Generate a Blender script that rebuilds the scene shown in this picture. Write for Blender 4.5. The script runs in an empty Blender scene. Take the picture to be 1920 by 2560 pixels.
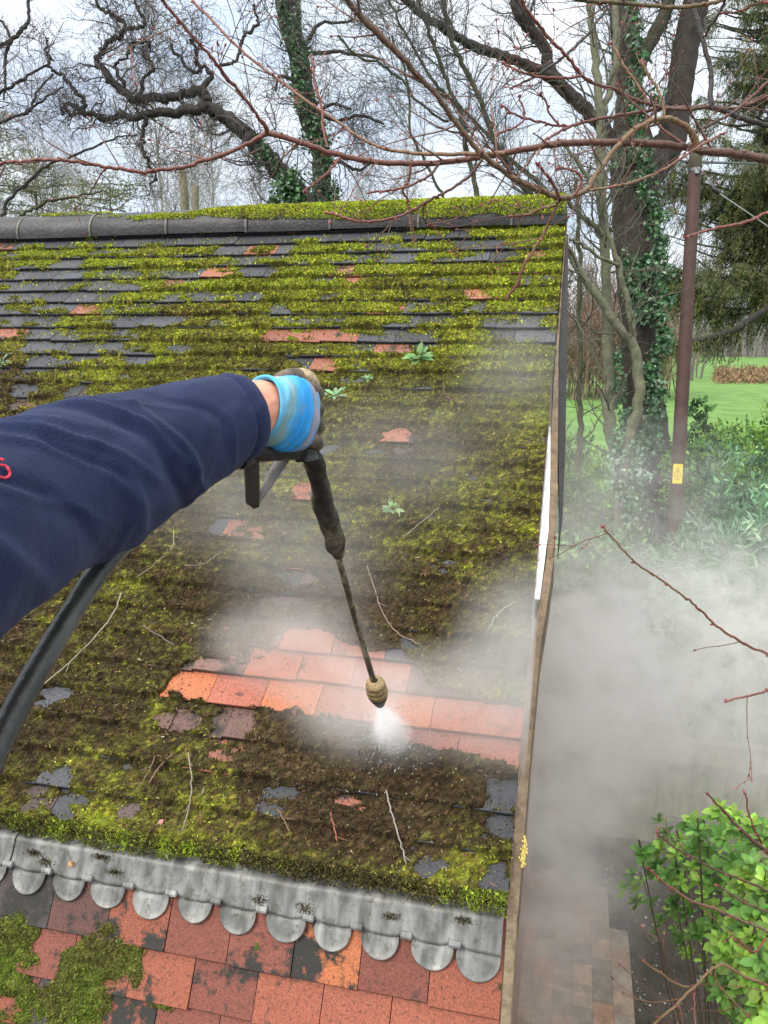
import bpy, math, random
import numpy as np
from mathutils import Vector
R_ = math.radians
rng = np.random.default_rng(7)
random.seed(7)
scene = bpy.context.scene
COL = scene.collection

# ------------------------------------------------------------------ camera
F = 1973.0
TT = 0.234912                                   # camera pitch below the horizon
CX = np.array([.97232, .05440, -.22730]); CX /= np.linalg.norm(CX)
CZ = np.array([0, -math.cos(TT), -math.sin(TT)])
CX -= CZ * (CX @ CZ); CX /= np.linalg.norm(CX)
CY = np.cross(CZ, CX)
CAM = np.array([0.08868, -4.04382, -0.43732])
GZ = -5.04                                      # ground level


def P(px, py, d):
    """the point that stands d metres in front of the camera along photo pixel (px, py)"""
    c = np.array([(px - 960) / F * d, (py - 1280) / F * d, d])
    return CAM + np.array([c @ CX, c @ CY, c @ CZ])


cam_d = bpy.data.cameras.new('camera')
cam = bpy.data.objects.new('camera', cam_d)
COL.objects.link(cam)
# camera axes expressed in the world: right, up, back
M = np.stack([CX, CY, CZ])                      # rows: world X, Y, Z in camera axes (x right, y down, z forward)
right = M[:, 0]; up = -M[:, 1]; back = -M[:, 2]
from mathutils import Matrix
cam.matrix_world = Matrix(((right[0], up[0], back[0], CAM[0]), (right[1], up[1], back[1], CAM[1]),
                           (right[2], up[2], back[2], CAM[2]), (0, 0, 0, 1)))
cam_d.sensor_fit = 'VERTICAL'
cam_d.sensor_height = 24.0
cam_d.lens = 24.0 * F / 2560.0
cam_d.clip_start = 0.02
cam_d.clip_end = 2000
scene.camera = cam

# ------------------------------------------------------------------ light
SUN_EL, SUN_AZ = R_(48), R_(215)                # overcast, brighter from behind and left of the camera
w = bpy.data.worlds.new('World'); scene.world = w; w.use_nodes = True
nt = w.node_tree; nt.nodes.clear()
N = nt.nodes.new
sky = N('ShaderNodeTexSky'); sky.sky_type = 'NISHITA'; sky.sun_disc = False
sky.sun_elevation = SUN_EL; sky.sun_rotation = SUN_AZ; sky.air_density = 1.0; sky.dust_density = 2.0
tc = N('ShaderNodeTexCoord'); mp = N('ShaderNodeMapping'); mp.inputs['Scale'].default_value = (1, 1, 2.2)
n1 = N('ShaderNodeTexNoise'); n1.inputs['Scale'].default_value = 2.6; n1.inputs['Detail'].default_value = 7; n1.inputs['Roughness'].default_value = .55
rp = N('ShaderNodeValToRGB'); rp.color_ramp.elements[0].position = .22; rp.color_ramp.elements[1].position = .44
n2 = N('ShaderNodeTexNoise'); n2.inputs['Scale'].default_value = 5; n2.inputs['Detail'].default_value = 5
rc = N('ShaderNodeValToRGB'); rc.color_ramp.elements[0].position = .3; rc.color_ramp.elements[0].color = (5.0, 6.0, 7.5, 1)
rc.color_ramp.elements[1].position = .7; rc.color_ramp.elements[1].color = (8.2, 8.6, 9.1, 1)
mx = N('ShaderNodeMix'); mx.data_type = 'RGBA'
bg = N('ShaderNodeBackground'); bg.inputs['Strength'].default_value = 0.12
out = N('ShaderNodeOutputWorld')
L = nt.links.new
L(tc.outputs['Generated'], mp.inputs['Vector']); L(mp.outputs[0], n1.inputs['Vector']); L(mp.outputs[0], n2.inputs['Vector'])
L(n1.outputs['Fac'], rp.inputs['Fac']); L(n2.outputs['Fac'], rc.inputs['Fac'])
L(rp.outputs['Color'], mx.inputs['Factor']); L(sky.outputs[0], mx.inputs['A']); L(rc.outputs[0], mx.inputs['B'])
# an overcast sky is brighter overhead than at the horizon
sx = N('ShaderNodeSeparateXYZ'); L(tc.outputs['Generated'], sx.inputs[0])
zr = N('ShaderNodeMapRange'); zr.inputs[1].default_value = .25; zr.inputs[2].default_value = .95; zr.inputs[3].default_value = 1.0; zr.inputs[4].default_value = 2.25; L(sx.outputs['Z'], zr.inputs[0])
zs = N('ShaderNodeVectorMath'); zs.operation = 'SCALE'; L(mx.outputs['Result'], zs.inputs[0]); L(zr.outputs[0], zs.inputs['Scale'])
zt = N('ShaderNodeMix'); zt.data_type = 'RGBA'; zt.blend_type = 'MULTIPLY'; zf = N('ShaderNodeMapRange'); zf.inputs[1].default_value = .3; zf.inputs[2].default_value = .7; L(sx.outputs['Z'], zf.inputs[0])
L(zf.outputs[0], zt.inputs['Factor']); L(zs.outputs[0], zt.inputs['A']); zt.inputs['B'].default_value = (1.10, 1.0, .86, 1)
L(zt.outputs['Result'], bg.inputs['Color']); L(bg.outputs[0], out.inputs['Surface'])
sd = bpy.data.lights.new('sun', 'SUN'); sd.energy = 1.9; sd.angle = R_(14); sd.color = (1, .94, .85)
sun = bpy.data.objects.new('sun', sd); COL.objects.link(sun)
# sun_rotation is clockwise from +Y
sdir = Vector((math.sin(SUN_AZ) * math.cos(SUN_EL), math.cos(SUN_AZ) * math.cos(SUN_EL), math.sin(SUN_EL)))
sun.rotation_euler = sdir.to_track_quat('Z', 'Y').to_euler()
scene.view_settings.view_transform = 'Standard'
scene.view_settings.look = 'None'
scene.view_settings.exposure = 0.28
scene.view_settings.gamma = 1
scene.cycles.max_bounces = 8
scene.cycles.diffuse_bounces = 3
scene.cycles.glossy_bounces = 2
scene.cycles.transmission_bounces = 2
scene.cycles.volume_bounces = 7
scene.cycles.transparent_max_bounces = 6
scene.cycles.volume_step_rate = 0.6
scene.cycles.volume_max_steps = 96
scene.cycles.use_denoising = True

# ------------------------------------------------------------------ helpers


def tag(o, label=None, cat=None, group=None, kind=None):
    if label: o['label'] = label
    if cat: o['category'] = cat
    if group: o['group'] = group
    if kind: o['kind'] = kind
    return o


def empty(name, loc=(0, 0, 0)):
    o = bpy.data.objects.new(name, None); COL.objects.link(o); o.location = loc
    o.empty_display_size = .1
    return o


def mesh(name, V, Fs, mat, parent=None, col=None, smooth=False, extra=None, loc=None):
    """V (n,3) world coordinates; Fs list of (m,k) index arrays; col (n,3|4) point colours"""
    V = np.asarray(V, float).reshape(-1, 3)
    me = bpy.data.meshes.new(name)
    if isinstance(Fs, np.ndarray): Fs = [Fs]
    Fs = [np.asarray(f, np.int32) for f in Fs if len(f)]
    if loc is not None:
        V = V - np.asarray(loc)
    if parent is not None and loc is None:
        V = V - np.array(abs_loc(parent))
    nl = sum(f.size for f in Fs); nf = sum(len(f) for f in Fs)
    me.vertices.add(len(V)); me.vertices.foreach_set('co', V.astype(np.float32).ravel())
    me.loops.add(nl); me.polygons.add(nf)
    me.loops.foreach_set('vertex_index', np.concatenate([f.ravel() for f in Fs]).astype(np.int32))
    tot = np.concatenate([np.full(len(f), f.shape[1], np.int32) for f in Fs])
    st = np.zeros(nf, np.int32); st[1:] = np.cumsum(tot)[:-1]
    me.polygons.foreach_set('loop_start', st); me.polygons.foreach_set('loop_total', tot)
    me.polygons.foreach_set('use_smooth', np.full(nf, smooth))
    me.update(calc_edges=True)
    if col is not None:
        col = np.asarray(col, float)
        if col.shape[1] == 3: col = np.concatenate([col, np.ones((len(col), 1))], 1)
        a = me.color_attributes.new('Col', 'FLOAT_COLOR', 'POINT')
        a.data.foreach_set('color', col.astype(np.float32).ravel())
    o = bpy.data.objects.new(name, me); COL.objects.link(o)
    if mat: me.materials.append(mat)
    if loc is not None: o.location = loc
    if parent is not None: o.parent = parent
    return o


def abs_loc(o):
    p = Vector((0, 0, 0))
    while o is not None:
        p += o.location; o = o.parent
    return p


class MB:
    """collects geometry for one mesh"""
    def __init__(s): s.V = []; s.F = {}; s.C = []; s.n = 0

    def add(s, V, Fs, col=None):
        V = np.asarray(V, float).reshape(-1, 3)
        if isinstance(Fs, np.ndarray) or (len(Fs) and np.isscalar(Fs[0][0])): Fs = [Fs]
        for f in Fs:
            f = np.asarray(f, np.int64)
            if len(f): s.F.setdefault(f.shape[1], []).append(f + s.n)
        s.V.append(V)
        if col is None: col = (1, 1, 1)
        col = np.asarray(col, float)
        if col.ndim == 1: col = np.tile(col[:3], (len(V), 1))
        s.C.append(col[:, :3]); s.n += len(V)

    def box(s, c, ax, ay, az, hx, hy, hz, col=None):
        c = np.asarray(c, float); ax, ay, az = [np.asarray(a, float) for a in (ax, ay, az)]
        V = [c + i * hx * ax + j * hy * ay + k * hz * az for k in (-1, 1) for j in (-1, 1) for i in (-1, 1)]
        s.add(V, np.array([[0, 2, 3, 1], [4, 5, 7, 6], [0, 1, 5, 4], [2, 6, 7, 3], [0, 4, 6, 2], [1, 3, 7, 5]]), col)

    def build(s, name, mat, parent=None, smooth=False, loc=None):
        Fs = [np.concatenate(v) for v in s.F.values()]
        return mesh(name, np.concatenate(s.V), Fs, mat, parent, np.concatenate(s.C), smooth, loc=loc)


def nrm(v):
    v = np.asarray(v, float)
    return v / (np.linalg.norm(v, axis=-1, keepdims=True) + 1e-12)


def tubes(Pt, Rd, sides=4, col=None, caps=False):
    """Pt (N,K,3), Rd (N,K): N tapered tubes; returns V, F, C"""
    Nn, K, _ = Pt.shape
    T = np.empty_like(Pt); T[:, 1:-1] = Pt[:, 2:] - Pt[:, :-2]; T[:, 0] = Pt[:, 1] - Pt[:, 0]; T[:, -1] = Pt[:, -1] - Pt[:, -2]
    T = nrm(T)
    ref = np.where(np.abs(T[:, :1, 2:3]) > .9, np.array([1., 0, 0]), np.array([0, 0, 1.]))
    A = np.empty_like(Pt); a = nrm(np.cross(T[:, 0], ref[:, 0]))
    for k in range(K):
        a = a - T[:, k] * np.sum(a * T[:, k], 1, keepdims=True); a = nrm(a); A[:, k] = a
    B = np.cross(T, A)
    an = np.arange(sides) / sides * 2 * math.pi
    V = Pt[:, :, None] + Rd[:, :, None, None] * (A[:, :, None] * np.cos(an)[None, None, :, None] + B[:, :, None] * np.sin(an)[None, None, :, None])
    idx = np.arange(Nn * K * sides).reshape(Nn, K, sides)
    nx = np.roll(idx, -1, 2)
    Fq = np.stack([idx[:, :-1], nx[:, :-1], nx[:, 1:], idx[:, 1:]], -1).reshape(-1, 4)
    C = None
    if col is not None:
        col = np.asarray(col, float)
        if col.ndim == 1: col = np.tile(col, (Nn, 1))
        C = np.repeat(col, K * sides, 0)
    return V.reshape(-1, 3), Fq, C


def smooth_line(pts, sub=4, jit=0.0, g=None):
    """Catmull-Rom through pts (n, m)"""
    p = np.asarray(pts, float); n = len(p)
    q = np.vstack([2 * p[0] - p[1], p, 2 * p[-1] - p[-2]])
    o = []
    for i in range(n - 1):
        for k in range(sub):
            t = k / sub
            a, b, c, d = q[i], q[i + 1], q[i + 2], q[i + 3]
            o.append(.5 * ((2 * b) + (c - a) * t + (2 * a - 5 * b + 4 * c - d) * t * t + (-a + 3 * b - 3 * c + d) * t ** 3))
    o.append(p[-1]); o = np.array(o)
    if jit and len(o) > 2:
        j = (g or rng).normal(0, jit, (len(o), 3)); j[0] = 0; j[-1] *= .5
        o[:, :3] += j
    return o


def pix_line(pl, d0, d1=None, sub=4, jit=0.0):
    """pl: list of (px, py, r_px); depth runs d0..d1 -> points (k,3), radii (k)"""
    n = len(pl); d1 = d0 if d1 is None else d1
    q = []
    for i, t in enumerate(pl):
        d = d0 + (d1 - d0) * i / max(1, n - 1)
        q.append(list(P(t[0], t[1], d)) + [t[2] * d / F])
    o = smooth_line(q, sub, jit)
    return o[:, :3], np.maximum(o[:, 3], .0008)


def add_tube(mb, pts, rad, sides=8, col=(1, 1, 1), cap=True):
    V, Fq, C = tubes(pts[None], np.asarray(rad)[None], sides)
    Fs = [Fq]
    if cap:
        n = len(pts)
        V = np.vstack([V, pts[:1], pts[-1:]])
        a = np.arange(sides); b = (a + 1) % sides
        f0 = np.stack([b, a, np.full(sides, n * sides)], 1)
        o = (n - 1) * sides
        f1 = np.stack([a + o, b + o, np.full(sides, n * sides + 1)], 1)
        Fs.append(np.vstack([f0, f1]))
    mb.add(V, Fs, col)


def lathe(mb, p0, p1, prof, sides=20, col=(1, 1, 1)):
    """prof: list of (t along p0->p1, radius); colours may be a list"""
    p0 = np.asarray(p0, float); p1 = np.asarray(p1, float)
    pts = np.array([p0 + (p1 - p0) * t for t, r in prof])
    ax = nrm(p1 - p0); ref = np.array([0, 0, 1.]) if abs(ax[2]) < .9 else np.array([1., 0, 0])
    a = nrm(np.cross(ax, ref)); b = np.cross(ax, a)
    an = np.arange(sides) / sides * 2 * math.pi
    V = np.concatenate([pts[i] + prof[i][1] * (np.outer(np.cos(an), a) + np.outer(np.sin(an), b)) for i in range(len(prof))])
    idx = np.arange(len(V)).reshape(len(prof), sides); nx = np.roll(idx, -1, 1)
    Fq = np.stack([idx[:-1], nx[:-1], nx[1:], idx[1:]], -1).reshape(-1, 4)
    c = np.repeat(np.asarray(col, float), sides, 0) if isinstance(col, list) else col
    mb.add(V, [Fq], c)


# vectorised value noise ------------------------------------------------
_tab = rng.random((256, 256))


def vnoise(x, y, seed=0):
    x = np.asarray(x, float) + seed * 17.31; y = np.asarray(y, float) + seed * 9.77
    xi = np.floor(x).astype(int); yi = np.floor(y).astype(int)
    fx = x - xi; fy = y - yi; fx = fx * fx * (3 - 2 * fx); fy = fy * fy * (3 - 2 * fy)
    a = _tab[xi % 256, yi % 256]; b = _tab[(xi + 1) % 256, yi % 256]
    c = _tab[xi % 256, (yi + 1) % 256]; d = _tab[(xi + 1) % 256, (yi + 1) % 256]
    return (a * (1 - fx) + b * fx) * (1 - fy) + (c * (1 - fx) + d * fx) * fy


def fbm(x, y, seed=0, o=4, r=.5):
    s = 0; a = 1; t = 0
    for i in range(o):
        s = s + a * vnoise(x * 2 ** i, y * 2 ** i, seed + i); t += a; a *= r
    return s / t


# branching ---------------------------------------------------------------
def sprout(Pt, Rd, n, g, Lr, ang=(.5, 1.1), rr=.55, t0=.15, K=5, wob=.22, upb=.05, rmin=.0015, Labs=None, tanmix=1.0, rmax=9.):
    """n children off the tubes Pt (N,K,3), Rd (N,K)"""
    Nn, K0, _ = Pt.shape
    seg = np.linalg.norm(np.diff(Pt, axis=1), axis=2).sum(1)
    wts = seg / seg.sum()
    ti = g.choice(Nn, n, p=wts)
    t = t0 + (1 - t0) * g.random(n) ** .8
    k = t * (K0 - 1); k0 = np.minimum(k.astype(int), K0 - 2); f = (k - k0)[:, None]
    st = Pt[ti, k0] * (1 - f) + Pt[ti, k0 + 1] * f
    tg = nrm(Pt[ti, k0 + 1] - Pt[ti, k0])
    rp_ = Rd[ti, k0] * (1 - f[:, 0]) + Rd[ti, k0 + 1] * f[:, 0]
    rnd = nrm(g.normal(size=(n, 3))); pr = nrm(rnd - tg * np.sum(rnd * tg, 1, keepdims=True))
    a = g.uniform(ang[0], ang[1], n)[:, None]
    d = nrm(tg * np.cos(a) * tanmix + pr * np.sin(a) + np.array([0, 0, upb]))
    if Labs is not None:
        Ln = g.uniform(Labs[0], Labs[1], n) * (1.15 - .6 * t)
    else:
        Ln = seg[ti] * g.uniform(Lr[0], Lr[1], n) * (1.15 - .7 * t)
    r0 = np.maximum(np.minimum(rp_ * rr, rmax) * g.uniform(.6, 1, n), rmin)
    return walk(st, d, Ln, r0, K, g, wob, upb, rmin)


def walk(st, d, Ln, r0, K, g, wob, upb, rmin, r1=.35):
    n = len(st); Pt = np.empty((n, K, 3)); Pt[:, 0] = st
    for k in range(1, K):
        d = nrm(d + g.normal(size=(n, 3)) * wob + np.array([0, 0, upb]))
        Pt[:, k] = Pt[:, k - 1] + d * (Ln / (K - 1))[:, None]
    s = np.linspace(1, r1, K)[None]
    return Pt, np.maximum(r0[:, None] * s, rmin * .7)


def resample(pts, rad, K):
    s = np.r_[0, np.cumsum(np.linalg.norm(np.diff(pts, axis=0), axis=1))]; t = np.linspace(0, s[-1], K)
    return np.stack([np.interp(t, s, pts[:, i]) for i in range(3)], 1), np.interp(t, s, rad)


def leaf_batch(C, D, Nn, Ls, Ws, cols, fold=.25, bend=.15):
    """oval leaves: C base point, D direction, Nn normal; 7 verts each"""
    C, D, Nn = np.asarray(C), nrm(D), np.asarray(Nn)
    S = nrm(np.cross(D, Nn)); U = np.cross(S, D)
    n = len(C); Ls = np.broadcast_to(Ls, n)[:, None]; Ws = np.broadcast_to(Ws, n)[:, None]
    def pt(t, s, h): return C + D * Ls * t + S * Ws * s + U * (Ls * (-bend * t * t) + Ws * h)
    V = np.stack([pt(0, 0, 0), pt(.35, -.42, fold * .4), pt(.75, -.42, fold * .4), pt(1, 0, 0), pt(.75, .42, fold * .4), pt(.35, .42, fold * .4), pt(.5, 0, 0)], 1)
    i = np.arange(n)[:, None] * 7
    q = np.concatenate([i + np.array([0, 6, 1, 1]), ], 0)
    T = np.concatenate([i + np.array(f) for f in ([0, 1, 6], [1, 2, 6], [2, 3, 6], [3, 4, 6], [4, 5, 6], [5, 0, 6])], 0)
    return V.reshape(-1, 3), T, np.repeat(np.asarray(cols), 7, 0)


def quad_leaves(C, D, Nn, Ls, Ws, cols):
    C, D, Nn = np.asarray(C), nrm(D), np.asarray(Nn)
    S = nrm(np.cross(D, Nn)); U = np.cross(S, D); n = len(C)
    Ls = np.broadcast_to(Ls, n)[:, None]; Ws = np.broadcast_to(Ws, n)[:, None]
    V = np.stack([C, C + D * Ls * .5 - S * Ws * .5 + U * Ws * .15, C + D * Ls, C + D * Ls * .5 + S * Ws * .5 + U * Ws * .15], 1)
    i = np.arange(n)[:, None] * 4
    return V.reshape(-1, 3), np.concatenate([i + np.array([0, 1, 2]), i + np.array([0, 2, 3])], 0), np.repeat(np.asarray(cols), 4, 0)


def vary(base, n, g, amt=.25, hue=.08):
    b = np.tile(np.asarray(base, float), (n, 1)); k = g.lognormal(0, amt, (n, 1))
    return np.clip(b * k * (1 + g.normal(0, hue, (n, 3))), 0, 1)


def mixcols(cols, n, g, p=None, amt=.2, hue=.06):
    i = g.choice(len(cols), n, p=p)
    c = np.asarray(cols, float)[i] * g.lognormal(0, amt, (n, 1)) * (1 + g.normal(0, hue, (n, 3)))
    return np.clip(c, 0, 1)


# ------------------------------------------------------------------ materials
def nodes_of(m):
    m.use_nodes = True; t = m.node_tree
    return t, t.nodes, t.links.new, t.nodes['Principled BSDF']


def mat_attr(name, rough=.6, bump=0, bscale=60, spec=.5, var=0, vscale=20, transl=0, metal=0, coat=0, detail=4):
    m = bpy.data.materials.new(name); t, n, l, b = nodes_of(m)
    a = n.new('ShaderNodeAttribute'); a.attribute_name = 'Col'
    b.inputs['Roughness'].default_value = rough; b.inputs['Specular IOR Level'].default_value = spec
    b.inputs['Metallic'].default_value = metal
    if coat: b.inputs['Coat Weight'].default_value = coat; b.inputs['Coat Roughness'].default_value = .15
    tc = n.new('ShaderNodeTexCoord')
    src = a.outputs['Color']
    if var:
        z = n.new('ShaderNodeTexNoise'); z.inputs['Scale'].default_value = vscale; z.inputs['Detail'].default_value = detail; z.inputs['Roughness'].default_value = .65
        l(tc.outputs['Object'], z.inputs['Vector'])
        r = n.new('ShaderNodeMapRange'); r.inputs[1].default_value = .3; r.inputs[2].default_value = .7
        r.inputs[3].default_value = 1 - var; r.inputs[4].default_value = 1 + var
        l(z.outputs['Fac'], r.inputs[0])
        x = n.new('ShaderNodeVectorMath'); x.operation = 'SCALE'
        l(src, x.inputs[0]); l(r.outputs[0], x.inputs['Scale']); src = x.outputs[0]
    l(src, b.inputs['Base Color'])
    if bump:
        z = n.new('ShaderNodeTexNoise'); z.inputs['Scale'].default_value = bscale; z.inputs['Detail'].default_value = 5
        l(tc.outputs['Object'], z.inputs['Vector'])
        u = n.new('ShaderNodeBump'); u.inputs['Strength'].default_value = bump; u.inputs['Distance'].default_value = .01
        l(z.outputs['Fac'], u.inputs['Height']); l(u.outputs[0], b.inputs['Normal'])
    if transl:
        o = n['Material Output']; tr = n.new('ShaderNodeBsdfTranslucent'); l(src, tr.inputs['Color'])
        ms = n.new('ShaderNodeMixShader'); ms.inputs[0].default_value = transl
        l(b.outputs[0], ms.inputs[1]); l(tr.outputs[0], ms.inputs[2]); l(ms.outputs[0], o.inputs['Surface'])
    return m


M_leaf = mat_attr('leaf', .5, spec=.4, transl=.25)
M_ivy = mat_attr('ivy_leaf', .35, transl=.15)
M_bark = mat_attr('bark', .8, bump=.7, bscale=30, var=.35, vscale=14)
M_bark_big = mat_attr('furrowed_bark', .85, bump=1, bscale=14, var=.5, vscale=7)
M_twig = mat_attr('twig', .7)
M_budtwig = mat_attr('budding_bark', .5, bump=.4, bscale=120, var=.25, vscale=40)
M_moss = mat_attr('moss', .9, spec=.2)
M_wood = mat_attr('weathered_wood', .7, bump=.5, bscale=40, var=.35, vscale=18)
M_plastic = mat_attr('black_plastic', .4, bump=.3, bscale=90, var=.3, vscale=30)
M_skin = mat_attr('skin', .5, bump=.15, bscale=200)
M_paint = mat_attr('painted', .5, var=.1, vscale=20)


def mat_plain(name, c1, c2, scale, rough=.6, bump=.4, lo=.4, hi=.6):
    m = bpy.data.materials.new(name); t, n, l, b = nodes_of(m)
    tc = n.new('ShaderNodeTexCoord'); z = n.new('ShaderNodeTexNoise'); z.inputs['Scale'].default_value = scale; z.inputs['Detail'].default_value = 6; z.inputs['Roughness'].default_value = .65
    l(tc.outputs['Object'], z.inputs[0]); r = n.new('ShaderNodeValToRGB'); r.color_ramp.elements[0].position = lo; r.color_ramp.elements[1].position = hi
    r.color_ramp.elements[0].color = (*c1, 1); r.color_ramp.elements[1].color = (*c2, 1); l(z.outputs['Fac'], r.inputs[0]); l(r.outputs[0], b.inputs['Base Color']); b.inputs['Roughness'].default_value = rough
    u = n.new('ShaderNodeBump'); u.inputs['Strength'].default_value = bump; u.inputs['Distance'].default_value = .003; l(z.outputs['Fac'], u.inputs['Height']); l(u.outputs[0], b.inputs['Normal'])
    return m


def mat_tile(name, rough=.6):
    """clay tile: colour per tile, dark lichen where the stain value (alpha) is high"""
    m = bpy.data.materials.new(name); t, n, l, b = nodes_of(m)
    a = n.new('ShaderNodeAttribute'); a.attribute_name = 'Col'
    tc = n.new('ShaderNodeTexCoord')
    z = n.new('ShaderNodeTexNoise'); z.inputs['Scale'].default_value = 34; z.inputs['Detail'].default_value = 8; z.inputs['Roughness'].default_value = .72
    z2 = n.new('ShaderNodeTexNoise'); z2.inputs['Scale'].default_value = 9; z2.inputs['Detail'].default_value = 4
    z3 = n.new('ShaderNodeTexNoise'); z3.inputs['Scale'].default_value = 260; z3.inputs['Detail'].default_value = 3
    for q in (z, z2, z3): l(tc.outputs['Object'], q.inputs['Vector'])
    ad = n.new('ShaderNodeMath'); ad.operation = 'ADD'; l(z.outputs['Fac'], ad.inputs[0]); l(z2.outputs['Fac'], ad.inputs[1])
    a2 = n.new('ShaderNodeMath'); a2.operation = 'ADD'; l(ad.outputs[0], a2.inputs[0]); l(a.outputs['Alpha'], a2.inputs[1])
    r = n.new('ShaderNodeMapRange'); r.inputs[1].default_value = 1.46; r.inputs[2].default_value = 1.60; l(a2.outputs[0], r.inputs[0])
    zs = n.new('ShaderNodeTexNoise'); zs.inputs['Scale'].default_value = 120; zs.inputs['Detail'].default_value = 4; zs.inputs['Roughness'].default_value = .7; l(tc.outputs['Object'], zs.inputs['Vector'])
    rs = n.new('ShaderNodeMapRange'); rs.inputs[1].default_value = .57; rs.inputs[2].default_value = .67; rs.inputs[4].default_value = .85; l(zs.outputs['Fac'], rs.inputs[0])
    rx = n.new('ShaderNodeMath'); rx.operation = 'MAXIMUM'; l(r.outputs[0], rx.inputs[0]); l(rs.outputs[0], rx.inputs[1]); r = rx
    mr = n.new('ShaderNodeMapRange'); mr.inputs[1].default_value = .3; mr.inputs[2].default_value = .7; mr.inputs[3].default_value = .62; mr.inputs[4].default_value = 1.35
    l(z3.outputs['Fac'], mr.inputs[0])
    sc = n.new('ShaderNodeVectorMath'); sc.operation = 'SCALE'; l(a.outputs['Color'], sc.inputs[0]); l(mr.outputs[0], sc.inputs['Scale'])
    mx = n.new('ShaderNodeMix'); mx.data_type = 'RGBA'; l(r.outputs[0], mx.inputs['Factor']); l(sc.outputs[0], mx.inputs['A'])
    mx.inputs['B'].default_value = (.032, .03, .026, 1)
    l(mx.outputs['Result'], b.inputs['Base Color'])
    b.inputs['Roughness'].default_value = rough; b.inputs['Specular IOR Level'].default_value = .35
    u = n.new('ShaderNodeBump'); u.inputs['Strength'].default_value = .5; u.inputs['Distance'].default_value = .004
    l(z.outputs['Fac'], u.inputs['Height']); l(u.outputs[0], b.inputs['Normal'])
    return m


M_tile = mat_tile('clay_tile')

# ------------------------------------------------------------------ the roof
PITCH = R_(35.98); P2 = R_(64)
cp, sp = math.cos(PITCH), math.sin(PITCH)
NR = np.array([0, -sp, cp]); DR = np.array([0, -cp, -sp])       # roof normal, down-slope
N2 = np.array([0, -math.sin(P2), math.cos(P2)]); D2 = np.array([0, -math.cos(P2), -math.sin(P2)])
HV = 3.02                                                        # where the upper slope breaks
HINGE = DR * HV


def roof(u, v, h=0.):
    u, v, h = np.broadcast_arrays(np.asarray(u, float), np.asarray(v, float), np.asarray(h, float))
    return np.stack([-u, v * DR[1] + h * NR[1], v * DR[2] + h * NR[2]], -1)


def low(u, w_, h=0.):
    u, w_, h = np.broadcast_arrays(np.asarray(u, float), np.asarray(w_, float), np.asarray(h, float))
    return np.stack([-u, HINGE[1] + w_ * D2[1] + h * N2[1], HINGE[2] + w_ * D2[2] + h * N2[2]], -1)


def hit_roof(px, py, n=None, o=None, ax=None):
    n = NR if n is None else n; o = np.zeros(3) if o is None else o; ax = DR if ax is None else ax
    d = P(px, py, 1.) - CAM; t = ((o - CAM) @ n) / (d @ n); w_ = CAM + t * d
    return -w_[0], (w_ - o) @ ax


def hit_low(px, py, h=.02): return hit_roof(px, py, N2, HINGE + N2 * h, D2)


G = .1; TW = .165; TH = .014
house = empty('tiled_outbuilding', (-2.2, 0, GZ))
tag(house, 'long outbuilding with a mossy clay tile roof and a scalloped grey lead flashing', 'building')
URANGE = 5.2
ROWS = 30

# washed patch (clean tiles) outlined on the photograph, in roof coordinates
WASH = [hit_roof(*q) for q in [(410, 1740), (430, 1700), (480, 1660), (600, 1668), (680, 1640), (690, 1590), (800, 1575), (880, 1620),
                               (1000, 1640), (1100, 1730), (1220, 1760), (1330, 1775), (1330, 1930), (1200, 1900), (1090, 1868),
                               (960, 1850), (860, 1800), (720, 1782), (600, 1775), (500, 1758)]]
WASH = np.array(WASH)


def inside(u, v, poly):
    u = np.asarray(u); v = np.asarray(v); r = np.zeros(u.shape, bool); n = len(poly)
    for i in range(n):
        x1, y1 = poly[i]; x2, y2 = poly[(i + 1) % n]
        c = ((y1 > v) != (y2 > v)) & (u < (x2 - x1) * (v - y1) / (y2 - y1 + 1e-12) + x1)
        r ^= c
    return r


def blob(u, v, px, py, ru, rv):
    a, b = hit_roof(px, py); return np.exp(-(((u - a) / ru) ** 2 + ((v - b) / rv) ** 2))


def row_shift(k): return (0.0 if k % 2 else TW * .5)


def tile_course(mb, k, plane, gauge, v1, g, colf, lift=.021, urange=URANGE, first_wide=True, wid=TW):
    """tiles of one course whose lower edge is at v1"""
    u = 0.0; i = 0
    ws = [wid * 1.5] if (k % 2 == 0 and first_wide) else [wid]
    while u < urange:
        wd = ws[0] if i == 0 else wid
        ua, ub = u + .0012, u + wd - .0012
        dz = g.normal(0, .0015); dv = g.normal(0, .0022); tl = g.normal(0, .0012)
        va, vb = v1 - gauge - .03, v1 + dv
        cen, alpha, edge = colf((ua + ub) / 2, v1 - gauge / 2, g)
        q = []
        for (uu, ss) in ((ua, -1), (ub, 1)):
            for vv, hh in ((va, .002), (vb, lift + dz + ss * tl)):
                q.append(plane(uu, vv, hh)); q.append(plane(uu, vv, hh - TH))
        # order: 0 a-top-up,1 a-bot-up,2 a-top-low,3 a-bot-low,4..7 for b ; bevel strip at the lower edge
        q = np.array(q)
        V = [q[0], q[2] + (plane(0, 0, 0) - plane(0, .002, 0)), q[6] + (plane(0, 0, 0) - plane(0, .002, 0)), q[4],
             plane(ua, vb, lift + dz - tl - .003), plane(ub, vb, lift + dz + tl - .003), q[3], q[7], q[1], q[5]]
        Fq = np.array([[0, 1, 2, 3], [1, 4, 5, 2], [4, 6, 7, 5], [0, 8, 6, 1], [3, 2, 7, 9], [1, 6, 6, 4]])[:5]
        C = np.tile(np.r_[cen, alpha], (10, 1)); C[4:10, :3] = edge  # edge faces painted darker: grime plus the shadow gap below each course
        mb.append((np.array(V), Fq, C))
        u += wd; i += 1


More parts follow.
